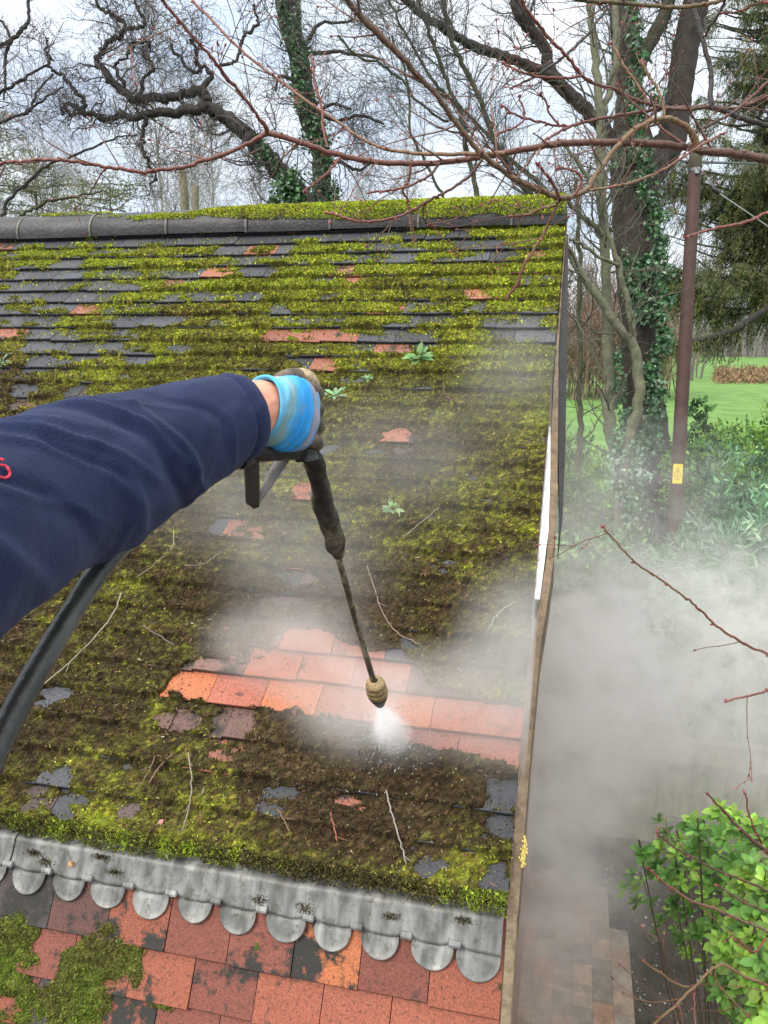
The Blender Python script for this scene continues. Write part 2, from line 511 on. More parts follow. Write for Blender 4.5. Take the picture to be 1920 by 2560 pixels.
def flush(name, lst, mat, parent):
    V = np.concatenate([a[0] for a in lst]); n = 0; Fs = []
    for a in lst: Fs.append(a[1] + n); n += len(a[0])
    C = np.concatenate([a[2] for a in lst])
    return mesh(name, V, [np.concatenate(Fs)], mat, parent, C)


RED_SPOTS = [(548, 697, .10, .05), (505, 700, .15, .05), (560, 640, .06, .03), (545, 770, .12, .06), (690, 845, .12, .035), (815, 850, .12, .03), (895, 715, .07, .03),
             (1190, 775, .06, .03), (640, 735, .1, .03), (980, 1110, .06, .04), (760, 1240, .07, .04), (640, 1345, .08, .05), (1010, 1090, .08, .04), (700, 790, .1, .03),
             (860, 690, .05, .03), (700, 640, .1, .04)]
g1 = np.random.default_rng(3)


def upper_col(u, v, g):
    red = 0
    for s in RED_SPOTS: red = max(red, float(blob(u, v, *s)))
    if inside(np.array([u]), np.array([v]), WASH)[0] or (v > 2.5 and v < 2.75 and u < .3):
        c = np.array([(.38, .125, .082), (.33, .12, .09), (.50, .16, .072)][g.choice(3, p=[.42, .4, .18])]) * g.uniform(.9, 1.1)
        return c, g.uniform(.2, .36), c * .35
    if float(blob(u, v, 500, 1780, .22, .07)) > .4 or float(blob(u, v, 470, 1665, .16, .05)) > .4:
        return np.array([.17, .095, .08]) * g.uniform(.8, 1.3), g.uniform(.42, .52), np.array([.05, .03, .025])
    if red > .35 or g.random() < .06:
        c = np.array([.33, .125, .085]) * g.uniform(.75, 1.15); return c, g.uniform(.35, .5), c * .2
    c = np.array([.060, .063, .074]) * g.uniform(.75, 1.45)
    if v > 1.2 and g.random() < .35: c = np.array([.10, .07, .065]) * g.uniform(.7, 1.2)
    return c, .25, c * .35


tl_ = []
for k in range(-1, ROWS + 1):
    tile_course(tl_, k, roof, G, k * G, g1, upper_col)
flush('roof_tiles', tl_, M_tile, house)
# tile-hung lower slope
LOWG = .115


def low_col(u, v, g):
    pals = [(.31, .095, .055), (.46, .150, .062), (.22, .072, .05), (.13, .06, .05), (.07, .055, .055), (.24, .12, .08)]
    pr = [.45, .27, .25, .0, .0, .03] if u < .95 else [.18, .05, .2, .25, .25, .07]
    c = np.array(pals[g.choice(6, p=pr)]) * g.uniform(.9, 1.1)
    return c, g.uniform(.22, .50) if u < .9 else g.uniform(.4, .56), c * .3


tl_ = []
g1 = np.random.default_rng(12)
for k in range(1, 10):
    tile_course(tl_, k, low, LOWG if k > 1 else .185, (.223 + (k - 1) * LOWG), g1, low_col, lift=.018, urange=3.4, wid=.167)
flush('hung_tiles', tl_, M_tile, house)

# structure under the tiles, gable and far slope
mb = MB()


def slab(u0, u1, a, b, planef, h0, h1):
    V = [planef(u, v, h) for h in (h0, h1) for v in (a, b) for u in (u0, u1)]
    mb.add(V, np.array([[0, 2, 3, 1], [4, 5, 7, 6], [0, 1, 5, 4], [2, 6, 7, 3], [0, 4, 6, 2], [1, 3, 7, 5]]), (.05, .045, .04))


slab(.004, URANGE, -.12, HV - .02, roof, -.05, -.0128)
slab(.004, 3.6, .0, 1.3, low, -.06, -.0128)
mb.build('roof_deck', M_wood, house)
mb = MB()
farn = [np.array([-.0, 2.6, -1.75]), np.array([-URANGE, 2.6, -1.75]), np.array([-URANGE, .08, .055]), np.array([0, .08, .055])]
mb.add(farn, np.array([[0, 1, 2, 3]]), (.09, .08, .075))
mb.build('far_roof_slope', M_tile, house)
mb = MB()
pts = [(-3.0, -3.1), (-2.47, -1.83), (0.08, -.02), (2.5, -1.8), (2.5, GZ + .0), (-3.0, GZ + .0)]
V = [np.array([x, y, z]) for x in (-.06, -URANGE) for (y, z) in pts]
mb.add(V, [np.array([[0, 1, 2, 3, 4, 5]]), np.array([[11, 10, 9, 8, 7, 6]])], (.30, .16, .12))
mb.add(V, np.array([[0, 5, 11, 6], [3, 9, 10, 4]]), (.30, .16, .12))


def mat_brick():
    m = bpy.data.materials.new('brickwork'); t, n, l, b = nodes_of(m)
    tc = n.new('ShaderNodeTexCoord'); mp = n.new('ShaderNodeMapping'); mp.inputs['Rotation'].default_value = (0, R_(90), R_(90))
    br = n.new('ShaderNodeTexBrick'); br.inputs['Scale'].default_value = 1; br.inputs['Brick Width'].default_value = .225; br.inputs['Row Height'].default_value = .075
    br.inputs['Mortar Size'].default_value = .006
    br.inputs['Color1'].default_value = (.27, .12, .08, 1); br.inputs['Color2'].default_value = (.2, .1, .075, 1); br.inputs['Mortar'].default_value = (.3, .28, .24, 1)
    sx_ = n.new('ShaderNodeSeparateXYZ'); cb_ = n.new('ShaderNodeCombineXYZ'); l(tc.outputs['Object'], sx_.inputs[0]); l(sx_.outputs['Y'], cb_.inputs['X']); l(sx_.outputs['Z'], cb_.inputs['Y']); l(cb_.outputs[0], br.inputs['Vector']); l(br.outputs['Color'], b.inputs['Base Color']); b.inputs['Roughness'].default_value = .85
    return m


mb.build('brick_wall', mat_brick(), house)

# ridge tiles
M_ridge = mat_attr('ridge_tile', .5, bump=.5, bscale=50, var=.3, vscale=12)
yR, zR, rR = .075, .045, .103
ridge_u0 = .12
nr = 0
uu = -.0
lens = [.25] + [.452] * 11
g2 = np.random.default_rng(5)
for Ln in lens:
    mb = MB(); an = np.linspace(-.25, math.pi + .25, 15)
    dz = g2.normal(0, .003)
    ro, ri = rR + dz * .3, rR - .016
    ring = lambda x, r: np.stack([np.full(15, x), yR - np.cos(an) * r * 1.12, zR + np.sin(an) * r * 1.0 + dz], 1)
    xs = [-uu, -uu - .01, -(uu + Ln - .014), -(uu + Ln - .004)]
    rr_ = [ro - .004, ro, ro, ro - .004]
    Vs = np.concatenate([ring(x, r) for x, r in zip(xs, rr_)] + [ring(xs[3], ri), ring(xs[0], ri)])
    fq = []
    for a in range(5):
        for j in range(14): fq.append([a * 15 + j, a * 15 + j + 1, (a + 1) * 15 + j + 1, (a + 1) * 15 + j])
    for j in range(14): fq.append([5 * 15 + j, 5 * 15 + j + 1, j + 1, j])
    mb.add(Vs, np.array(fq), np.array([.042, .041, .043]) * g2.uniform(.85, 1.2))
    rt = mb.build('ridge_tile', M_ridge, house, smooth=True)
    m2 = MB()
    Vs = np.concatenate([ring(-(uu + Ln) - .008, ro - .003), ring(-(uu + Ln) + .004, ro - .003), ])
    Vs = np.concatenate([ring(-(uu + Ln) - .010, ro - .02), ring(-(uu + Ln) - .007, ro + .002), ring(-(uu + Ln) + .005, ro + .002), ring(-(uu + Ln) + .008, ro - .02)])
    fq = [[a * 15 + j, a * 15 + j + 1, (a + 1) * 15 + j + 1, (a + 1) * 15 + j] for a in range(3) for j in range(14)]
    m2.add(Vs, np.array(fq), (.14, .135, .12))
    m2.build('mortar_joint', M_ridge, rt)
    uu += Ln

# verge boards (outside the tile edge)


def strip(name, tab, h0, h1, col, lift=0.0, mat=None):
    """tab: (v, x0, x1); plate following the slope between x0 and x1"""
    mbb = MB(); t = np.array(tab); n = len(t)
    V = []
    for (v, x0, x1) in t:
        for (x, h) in ((x0, h1), (x1, h1), (x1, h0), (x0, h0)): V.append(roof(-x, v, h + lift))
    fq = []
    for i in range(n - 1):
        for j in range(4): fq.append([i * 4 + j, i * 4 + (j + 1) % 4, (i + 1) * 4 + (j + 1) % 4, (i + 1) * 4 + j])
    mbb.add(V, [np.array(fq), np.array([[0, 1, 2, 3], [(n - 1) * 4 + 3, (n - 1) * 4 + 2, (n - 1) * 4 + 1, (n - 1) * 4]])], col)
    return mbb.build(name, mat or M_wood, house)


M_board = mat_attr('old_board', .75, bump=.6, bscale=60, var=.45, vscale=24)
strip('barge_board', [(-.05, .003, .008), (.5, .003, .010), (.9, .004, .014), (1.3, .010, .032), (1.7, .024, .048), (1.95, .030, .053), (2.1, .022, .045), (2.3, .006, .031), (2.6, .002, .026), (2.85, .002, .026), (3.03, .002, .025)],
      -.16, .006, (.17, .12, .075), mat=M_board)
strip('black_fascia', [(.05, .012, .016), (.5, .013, .034), (1.1, .022, .054), (1.5, .042, .066), (1.75, .058, .070), (1.92, .062, .064)], -.07, -.001, (.018, .018, .02))
strip('white_trim', [(1.38, .003, .008), (1.6, .003, .020), (1.87, .003, .029), (2.08, .003, .021), (2.14, .003, .018)], -.10, .010, (.72, .72, .70), mat=M_paint)
# board down the steep slope
mb = MB()
for k, (a, b, x0, x1) in enumerate([(0, 1.2, .002, .024)]):
    V = [low(-x, w_, h) for h in (-.16, .012) for w_ in (a, b) for x in (x0, x1)]
    mb.add(V, np.array([[0, 2, 3, 1], [4, 5, 7, 6], [0, 1, 5, 4], [2, 6, 7, 3], [0, 4, 6, 2], [1, 3, 7, 5]]), (.25, .19, .12))
mb.build('barge_board', M_board, house)
# yellow lichen on the board
mb = MB(); g2 = np.random.default_rng(8)
for cv, cx, s in ((2.875, .0285, .012), (2.90, .028, .008)):
    for i in range(45):
        p = roof(-(cx + g2.normal(0, .003)), cv + g2.normal(0, s), .008 + g2.random() * .004); 
        mb.box(p, (1, 0, 0), DR, NR, .0018, .0025, .002, (.55, .44, .13))
mb.build('lichen', M_moss, house)

# ------------------------------------------------------------------ lead flashing


def mat_lead():
    m = bpy.data.materials.new('weathered_lead'); t, n, l, b = nodes_of(m)
    a = n.new('ShaderNodeAttribute'); a.attribute_name = 'Col'
    tc = n.new('ShaderNodeTexCoord'); mp = n.new('ShaderNodeMapping'); mp.inputs['Scale'].default_value = (20, 6, 6)
    z = n.new('ShaderNodeTexNoise'); z.inputs['Scale'].default_value = 1.6; z.inputs['Detail'].default_value = 6
    z2 = n.new('ShaderNodeTexNoise'); z2.inputs['Scale'].default_value = 45; z2.inputs['Detail'].default_value = 7; z2.inputs['Roughness'].default_value = .7
    l(tc.outputs['Object'], mp.inputs[0]); l(mp.outputs[0], z.inputs['Vector']); l(tc.outputs['Object'], z2.inputs['Vector'])
    r1 = n.new('ShaderNodeValToRGB'); r1.color_ramp.elements[0].position = .35; r1.color_ramp.elements[1].position = .68
    r1.color_ramp.elements[0].color = (.095, .095, .09, 1); r1.color_ramp.elements[1].color = (.30, .30, .285, 1)
    l(z.outputs['Fac'], r1.inputs[0])
    r2 = n.new('ShaderNodeValToRGB'); r2.color_ramp.elements[0].position = .53; r2.color_ramp.elements[1].position = .64
    r2.color_ramp.elements[0].color = (0, 0, 0, 1); r2.color_ramp.elements[1].color = (.75, .75, .75, 1)
    l(z2.outputs['Fac'], r2.inputs[0])
    mx = n.new('ShaderNodeMix'); mx.data_type = 'RGBA'; l(r2.outputs[0], mx.inputs['Factor']); l(r1.outputs[0], mx.inputs['A']); mx.inputs['B'].default_value = (.09, .085, .055, 1)
    mm = n.new('ShaderNodeMix'); mm.data_type = 'RGBA'; mm.blend_type = 'MULTIPLY'; mm.inputs['Factor'].default_value = 1
    l(mx.outputs['Result'], mm.inputs['A']); l(a.outputs['Color'], mm.inputs['B'])
    l(mm.outputs['Result'], b.inputs['Base Color']); b.inputs['Roughness'].default_value = .5; b.inputs['Metallic'].default_value = .15
    u = n.new('ShaderNodeBump'); u.inputs['Strength'].default_value = .35; u.inputs['Distance'].default_value = .004; l(z2.outputs['Fac'], u.inputs['Height']); l(u.outputs[0], b.inputs['Normal'])
    return m


M_lead = mat_lead()
SC = [hit_low(*q) for q in [(1195, 2400), (1076, 2385), (951, 2368), (828, 2343), (711, 2320), (596, 2300), (482, 2280), (373, 2258), (270, 2240), (168, 2214), (68, 2200)]]
scu = [s[0] for s in SC]
while scu[-1] < 3.3: scu.append(scu[-1] + .116)
scu = np.array(scu)
gaps = (scu[1:] + scu[:-1]) / 2
WL = .086


def lead_h(u, w_):
    """height of the sheet over the tiles: bulges at each gap near its lower edge"""
    b = np.zeros_like(u)
    for gq in gaps: b = np.maximum(b, np.exp(-((u - gq) / .017) ** 2))
    t = np.clip((w_ - .03) / (WL - .03), 0, 1)
    return .0215 * np.clip((w_ + .004) / .02, .3, 1) + .011 * b * t ** 2 + .003 * (fbm(u * 9, w_ * 9, 3) - .5) * 2


def lead_edge(u):
    b = np.zeros_like(u)
    for gq in gaps: b = np.maximum(b, np.exp(-((u - gq) / .022) ** 2))
    return WL + .006 - .012 * b + .004 * (fbm(u * 22, u * 0 + 2, 9) - .5)


def sheet(name, u0, u1, parent):
    nu = int((u1 - u0) / .006) + 1; nw = 16
    U_, T_ = np.meshgrid(np.linspace(u0, u1, nu), np.linspace(0, 1, nw), indexing='ij')
    W_ = -.02 + (lead_edge(U_) + .02) * T_
    H = lead_h(U_, W_)
    V = low(U_, W_, H)
    # above the break the sheet lies on the upper slope
    up_ = W_ < 0
    V[up_] = roof(U_[up_], HV + W_[up_] * .3, .004 + 0 * H[up_])
    Vb = V - N2 * .003
    idx = np.arange(nu * nw).reshape(nu, nw)
    fq = np.stack([idx[:-1, :-1], idx[:-1, 1:], idx[1:, 1:], idx[1:, :-1]], -1).reshape(-1, 4)
    V2 = np.concatenate([V.reshape(-1, 3), Vb.reshape(-1, 3)]); o = nu * nw
    e = []
    for i in range(nu - 1): e.append([idx[i, -1], idx[i, -1] + o, idx[i + 1, -1] + o, idx[i + 1, -1]])
    for j in range(nw - 1): e.append([idx[0, j], idx[0, j] + o, idx[0, j + 1] + o, idx[0, j + 1]]); e.append([idx[-1, j], idx[-1, j + 1], idx[-1, j + 1] + o, idx[-1, j] + o])
    return mesh(name, V2, [fq, fq[:, ::-1] + o, np.array(e)], M_lead, parent, np.ones((len(V2), 3)), smooth=True)


ju = hit_low(38, 2110)[0]
lead = sheet('lead_flashing', .006, ju - .002, house)
lead2 = sheet('lead_flashing', ju + .002, 3.3, house)
for i, su in enumerate(scu):
    if su > 3.25: break
    par = lead if su < ju else lead2
    r_ = .0475 if i else .051; w0 = .101 + .0035 * math.sin(i * 2.7 + 1); r_ *= 1 + .05 * math.sin(i * 1.9); su_ = su; su = su + .004 * math.sin(i * 4.1); a = np.linspace(0, 2 * math.pi, 37)
    rings = []; g3 = np.random.default_rng(20 + i)
    tint = g3.uniform(.85, 1.2)
    prof = [(0, .0185), (.35, .0175 + .002 * math.sin(i * 5)), (.7, .0195), (.92, .0205), (.96, .0225), (1.0, .0222), (1.0, .0195)]
    V = []
    for s_, h_ in prof:
        V.append(low(su + np.cos(a) * r_ * s_ * 1.0, w0 + np.sin(a) * r_ * s_, h_ - .0010 + .0022 * np.sin(a * 2 + i * 1.7) * s_ - .009 * np.clip(-np.sin(a) * s_ * 1.5 + .15, 0, 1) + .001 * math.sin(i * 2.1)))
    V = np.concatenate(V); fq = []
    for q in range(len(prof) - 1):
        for j in range(36): fq.append([q * 37 + j, (q + 1) * 37 + j, (q + 1) * 37 + j + 1, q * 37 + j + 1])
    mesh('scallop', V, [np.array(fq)], M_lead, par, np.full((len(V), 3), tint), smooth=True)
for i, gq in enumerate(gaps):
    if gq > 3.2: break
    par = lead if gq < ju else lead2
    mb = MB(); g3 = np.random.default_rng(60 + i)
    # folded clip: a short bright roll of lead at each gap
    c = low(gq, WL - .006, .034)
    V = []; seg = 9
    for uo in (-.0145, -.013, .013, .0128):
        for j in range(seg):
            an = j / seg * 2 * math.pi; rr = .0062 if abs(uo) < .014 else .005
            V.append(low(gq + uo, WL - .005 + math.cos(an) * rr * 1.35, .0315 + math.sin(an) * rr))
    fq = [[q * seg + j, q * seg + (j + 1) % seg, (q + 1) * seg + (j + 1) % seg, (q + 1) * seg + j] for q in range(3) for j in range(seg)]
    mb.add(V, [np.array(fq), np.array([list(range(seg - 1, -1, -1)), list(range(3 * seg, 4 * seg))])], np.array([1.15, 1.17, 1.2]) * g3.uniform(.75, 1.35))
    mb.build('lead_clip', M_lead, par, smooth=False)

# ------------------------------------------------------------------ moss
BARE = [(70, 700), (40, 620), (130, 590), (270, 600), (150, 760), (60, 800), (330, 605), (330, 695), (205, 742), (30, 830), (250, 650), (440, 795), (330, 815), (395, 820),
        (445, 880), (350, 930), (190, 995), (60, 985), (100, 915), (650, 690), (630, 600), (590, 640), (1010, 655), (830, 735), (1240, 650), (1330, 800), (1230, 610), (90, 560), (300, 570), (500, 560), (640, 575),
        (870, 585), (1150, 585), (1170, 610), (1030, 1120), (1170, 1160), (1180, 1200), (1220, 1260), (1150, 1430), (1320, 1440), (1080, 1440), (870, 1290), 
        (150, 1930), (60, 1980), (190, 2040), (300, 2060), (130, 2010), (580, 2115), (870, 2040), (1040, 2190), (1080, 2180), (1220, 2100), (1260, 2030), (1290, 2120), (1230, 2170), (1270, 2200),
        (450, 1790), (590, 1800), (110, 1760), (150, 1740), (690, 2030), (930, 1130), (800, 1150), (780, 1015), (640, 700), (1330, 830), (1390, 830), (1340, 1080),
        (560, 1350), (700, 1500)] 
BARE_RED = [(s[0], s[1]) for s in RED_SPOTS]
bare = []
for q in BARE: bare.append(hit_roof(*q) + (.062, .033))
for q in BARE_RED: bare.append(hit_roof(*q) + (.055, .028))


def moss_amount(u, v):
    """>0 where moss grows"""
    m = fbm(u * 7, v * 15, 1, 5, .6) - .43 + .18 * np.clip((v - .8) / .5, 0, 1)
    m += .55 * (fbm(u * 1.6, v * 2.2, 5, 3) - .42)
    m += .10 * (fbm(u * 26, v * 40, 7, 2) - .5)
    m -= .34 * np.clip(1 - (v - .02) / .1, 0, 1) * np.clip((u - .45) / .5, 0, 1)             # bare top course away from the verge
    m += .10 * np.clip((1.2 - u) / 1.2, 0, 1) * np.clip((1.6 - v) / 1.6, 0, 1)
    m -= .12 * np.clip((u - 1.1) / 1.2, 0, 1) * np.clip((1.5 - v) / 1.1, 0, 1)
    kr = np.floor(v / G + 1e-6); m -= .13 * (vnoise(u * 4.2 + kr * 3.7, kr * 5.3, 19) - .45) * 2 * np.clip((1.6 - v) / .8, 0, 1)
    m += .12 * np.clip((v - 2.2) / .8, 0, 1) * np.clip(1 - np.abs(v - 2.95) / .5, 0, 1)
    # joints and lower edges hold moss longest
    ph = np.mod(v / G, 1.0)
    m += .04 * np.exp(-((ph - .0) / .14) ** 2) + .03 * np.exp(-((ph - 1.0) / .16) ** 2)
    m += .16 * (fbm(u * 2.6, v * 3.4, 25, 3) - .5)
    tileid = np.floor(v / G + 1e-6)
    for a, b, ru, rv in bare:
        # snap the bare patches to courses so that they read as tiles
        kc = math.floor(b / G)
        inr = np.exp(-(((v - (kc + .5) * G) / (.052)) ** 4))
        wu = ru * (1 + .5 * (vnoise(v * 30, v * 0 + a * 10, 3) - .5))
        m -= (.30 + .2 * (fbm(u * 30, v * 45, 14, 3) - .5)) * inr * np.exp(-(((u - a) / wu) ** 4))
    d = inside(u + .02 * (vnoise(u * 30, v * 30, 8) - .5), v + .03 * (vnoise(u * 24, v * 24, 9) - .5), WASH)
    m = np.where(d, -1, m)
    for q in ((640, 1690, .30, .12), (760, 1600, .3, .10), (1150, 1790, .3, .05)):
        m -= .2 * blob(u, v, *q)
    return m


def course_prof(v):
    ph = np.mod(v / G, 1.0); kk = .80 - .66 * np.clip((v - .7) / .6, 0, 1)
    return 1 - kk + kk * ( .18 + .82 * np.clip((ph - .03) / .34, 0, 1) * np.clip((1.02 - ph) / .06, .4, 1))


def surf_h(v):
    """tile surface height over the deck plane"""
    ph = np.mod(v / G, 1.0)
    return .002 + (.021 - .002) * (ph * G + .03) / (G + .03)


GREEN = np.array([.33, .36, .034]); LIME = np.array([.42, .52, .04]); OLIVE = np.array([.19, .175, .038]); BROWN = np.array([.105, .072, .034]); DARK = np.array([.035, .03, .014])


def moss_col(u, v, g, n):
    """species and condition patches: lush towards the ridge, brown and silty below"""
    lush = np.clip(1.0 - v / 1.6, 0, 1) * .68 + .27 + .22 * np.clip((.55 - u) / .4, 0, 1) * np.clip(1.8 - v, 0, 1)
    lush = lush + .8 * (fbm(u * 3.2, v * 4.5, 31, 3) - .5) + .6 * (fbm(u * 16, v * 22, 33, 2) - .5) + .75 * (fbm(u * 62, v * 74, 34, 2) - .5)
    for q in ((900, 1900, .42, .13, .5), (700, 1830, .2, .1, .4), (560, 1560, .25, .16, .45), (900, 1500, .3, .16, .35), (250, 1700, .3, .2, .15), (750, 2080, .3, .12, .3), (950, 2080, .18, .12, .35)): lush = lush - q[4] * blob(u, v, *q[:4])
    lush = lush + .35 * np.exp(-((v - 2.98) / .07) ** 2) + .25 * np.clip((.5 - u) / .5, 0, 1) * np.clip(1 - abs(v - 1.2), 0, 1)
    lush = np.clip(lush + g.normal(0, .16, n), 0, 1)[:, None]
    c = BROWN * np.clip(1 - lush * 2.6, 0, 1) + OLIVE * np.clip(1 - np.abs(lush - .42) / .32, 0, 1) + GREEN * np.clip((lush - .42) / .3, 0, 1) * np.clip(1 - (lush - .85) / .3, 0, 1)
    c = c + (LIME - c) * np.clip((lush - .82) / .2, 0, 1) * .7
    c = c + DARK * .4
    grv = np.exp(-((np.mod(v / G, 1.0) - .06) / .09) ** 2)[:, None] * ((v < 2.99) * (1 - .8 * np.clip((v - .7) / .6, 0, 1)))[:, None]
    c = c * (1 - .55 * grv) + BROWN * .35 * grv  # grooves painted darker: settled dirt plus shade under the course above
    lit = np.clip((fbm(u * 6, v * 9, 36, 4) - .50 + .05 * np.clip((v - 1) / .8, 0, 1)) / .10, 0, 1)[:, None] * np.clip(.25 + v / 1.5, 0, 1)[:, None]
    c = c * (1 - .5 * lit) + np.array([.060, .038, .020]) * .5 * lit
    c *= g.lognormal(-.04, .48, (n, 1)) * (1 + g.normal(0, .07, (n, 3)))
    return np.clip(c, .004, 1)


def build_moss():
    g = np.random.default_rng(99)
    UM = 4.9
    # cushions: a height field over the tiles
    du = .009
    us = np.arange(.0, UM, du); vs = np.arange(-.02, HV - .01, .0085)
    U_, V_ = np.meshgrid(us, vs, indexing='ij')
    U_ = U_ + g.normal(0, .0015, U_.shape); V_ = V_ + g.normal(0, .0012, V_.shape)
    m = moss_amount(U_, V_)
    h = np.clip(m, 0, .4)
    hh = surf_h(V_) + np.where(m > 0, .0012 + .034 * np.sqrt(h) * (.12 + 1.35 * fbm(U_ * 44, V_ * 48, 13, 3) ** 1.3) * course_prof(V_), -.012)
    X = roof(U_, V_, hh)
    idx = np.arange(U_.size).reshape(U_.shape)
    keep = (m[:-1, :-1] > -.02) | (m[1:, 1:] > -.02)
    fq = np.stack([idx[:-1, :-1], idx[1:, :-1], idx[1:, 1:], idx[:-1, 1:]], -1)[keep]
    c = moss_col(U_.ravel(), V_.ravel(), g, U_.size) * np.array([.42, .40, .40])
    used = np.unique(fq); rm = np.full(U_.size, -1); rm[used] = np.arange(len(used))
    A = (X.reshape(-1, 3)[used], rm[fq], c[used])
    # shoots
    n = 620000
    u = g.random(n) * UM; v = g.random(n) * (HV + .01) - .01
    k = g.random(n) < np.clip(1.25 - u / 5, .3, 1) * np.clip(.5 + v / 3, .5, 1); u, v = u[k], v[k]
    m = moss_amount(u, v); k = m + g.normal(0, .03, len(m)) > .0; k |= (g.random(len(m)) < .05 + .55 * np.exp(np.minimum(m, 0) / .07)) & (m > -.3); k |= (g.random(len(m)) < .02 + .10 * (vnoise(u * 22, v * 26, 44) > .66)) & (m <= -.3); u, v, m = u[k], v[k], np.maximum(m[k], 0)
    n = len(u)
    h = surf_h(v) + .0012 + .034 * np.sqrt(np.clip(m, 0, .4)) * (.12 + 1.35 * fbm(u * 44, v * 48, 13, 3) ** 1.3) * course_prof(v)
    base = roof(u, v, h - .001)
    d = nrm(g.normal(size=(n, 3)) * .75 + NR * 1.0 + np.array([0, -.25, 0]))
    s = nrm(np.cross(d, g.normal(size=(n, 3))))
    ln = g.uniform(.003, .0105, n)[:, None] * (1 + .4 * np.clip(1.5 - v, 0, 1))[:, None]; wd = g.uniform(.0016, .0038, n)[:, None] * (1 + .5 * np.clip(1.5 - v, 0, 1))[:, None]
    Vt = np.stack([base - s * wd, base + s * wd, base + d * ln], 1).reshape(-1, 3)
    ft = np.arange(n * 3).reshape(-1, 3)
    tc3 = moss_col(u, v, g, n) * 1.05; br = (g.random(n) < .13)[:, None] * np.clip(.9 - .25 * v, .35, 1)[:, None]
    tc3 = tc3 * (1 - br * .7) + np.array([.42, .46, .07]) * br * .7 * g.uniform(.5, 1.1, (n, 1)); ct = np.repeat(np.clip(tc3, 0, 1), 3, 0)
    return A, (Vt, ft, ct)


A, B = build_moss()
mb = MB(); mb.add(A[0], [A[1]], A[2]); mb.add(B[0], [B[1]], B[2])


def moss_patch(mb, n, sampler, g, colf, ln=(.003, .009), wd=(.0016, .0035)):
    base, nn, uu_, vv_ = sampler(n)
    d = nrm(g.normal(size=(len(base), 3)) * .7 + nn); s = nrm(np.cross(d, g.normal(size=(len(base), 3))))
    l_ = g.uniform(*ln, len(base))[:, None]; w_ = g.uniform(*wd, len(base))[:, None]
    V = np.stack([base - s * w_, base + s * w_, base + d * l_], 1).reshape(-1, 3)
    mb.add(V, [np.arange(len(V)).reshape(-1, 3)], np.repeat(colf(uu_, vv_, g, len(base)), 3, 0))


def ridge_sampler(n):
    g = np.random.default_rng(41)
    u = g.random(n) * 4.6; a = .15 + g.random(n) * 2.2
    m = fbm(u * 4, a * 2.2, 51, 4) - .55 + .42 * np.clip((1.95 - u) / .6, 0, 1) - .12 * (u > 1.95) - .3 * np.clip((.45 - a) / .3, 0, 1) - .22 * np.clip((u - 2.3) / 1, 0, 1) + .16 * (a > 1.2) - .12 * (a < .5)
    k = m > 0; u, a, m = u[k], a[k], m[k]
    r = rR + .003 + .03 * np.clip(m, 0, .3) * (.4 + vnoise(u * 60, a * 12, 3))
    nn = np.stack([0 * u, -np.cos(a), np.sin(a)], 1)
    b = np.stack([-u, yR - np.cos(a) * r * 1.12, zR + np.sin(a) * r], 1)
    return b, nn, u, .0 * u + .25


moss_patch(mb, 110000, ridge_sampler, np.random.default_rng(42), lambda u, v, g, n: np.clip(moss_col(u, v, g, n) * 1.25, 0, 1), (.004, .011), (.002, .0045))

LOWM = [(20, 2360, .10, .10, 1.0), (60, 2400, .06, .04, .9), (10, 2440, .08, .06, 1), (230, 2400, .09, .12, .9), (200, 2470, .11, .12, 1), (260, 2340, .06, .05, .8), (150, 2540, .15, .08, 1), (330, 2440, .05, .10, .8),
        (60, 2470, .05, .02, .8), (380, 2500, .06, .03, .7), (160, 2335, .04, .012, .6), (20, 2545, .1, .03, .8), (640, 2370, .02, .02, .45), (280, 2420, .06, .1, .9), (1250, 2470, .012, .02, .6), (-150, 2420, .2, .25, 1), (130, 2590, .2, .1, 1)]
LOWM = [(hit_low(q[0], q[1]) + q[2:]) for q in LOWM]


def low_amount(u, w_):
    m = np.full(u.shape, -.55)
    for a, b, ru, rv, s in LOWM: m = np.maximum(m, -.55 + 1.0 * s * np.exp(-(((u - a) / ru) ** 2 + ((w_ - b) / rv) ** 2) ** 1.3))
    return m + 1.0 * (fbm(u * 14, w_ * 14, 61, 4) - .5)


def low_sampler(n):
    g = np.random.default_rng(43)
    u = g.random(n) * 2.6; w_ = .18 + g.random(n) * .6
    m = low_amount(u, w_); k = m > 0; u, w_, m = u[k], w_[k], m[k]
    b = low(u, w_, .012 + .03 * np.clip(m, 0, .5) * (.4 + vnoise(u * 60, w_ * 60, 4)))
    return b, np.tile(N2, (len(u), 1)), u, w_


def low_moss_col(u, w_, g, n):
    l_ = np.clip(.55 + .9 * (fbm(u * 9, w_ * 9, 71, 3) - .5) + g.normal(0, .15, n) - .3 * np.exp(-((u - hit_low(340, 2440)[0]) / .07) ** 2), 0, 1)[:, None]
    c = BROWN * (1 - l_) ** 2 + OLIVE * 2 * l_ * (1 - l_) + np.array([.15, .27, .025]) * l_ ** 2
    return np.clip(c * g.lognormal(0, .3, (n, 1)), .004, 1)


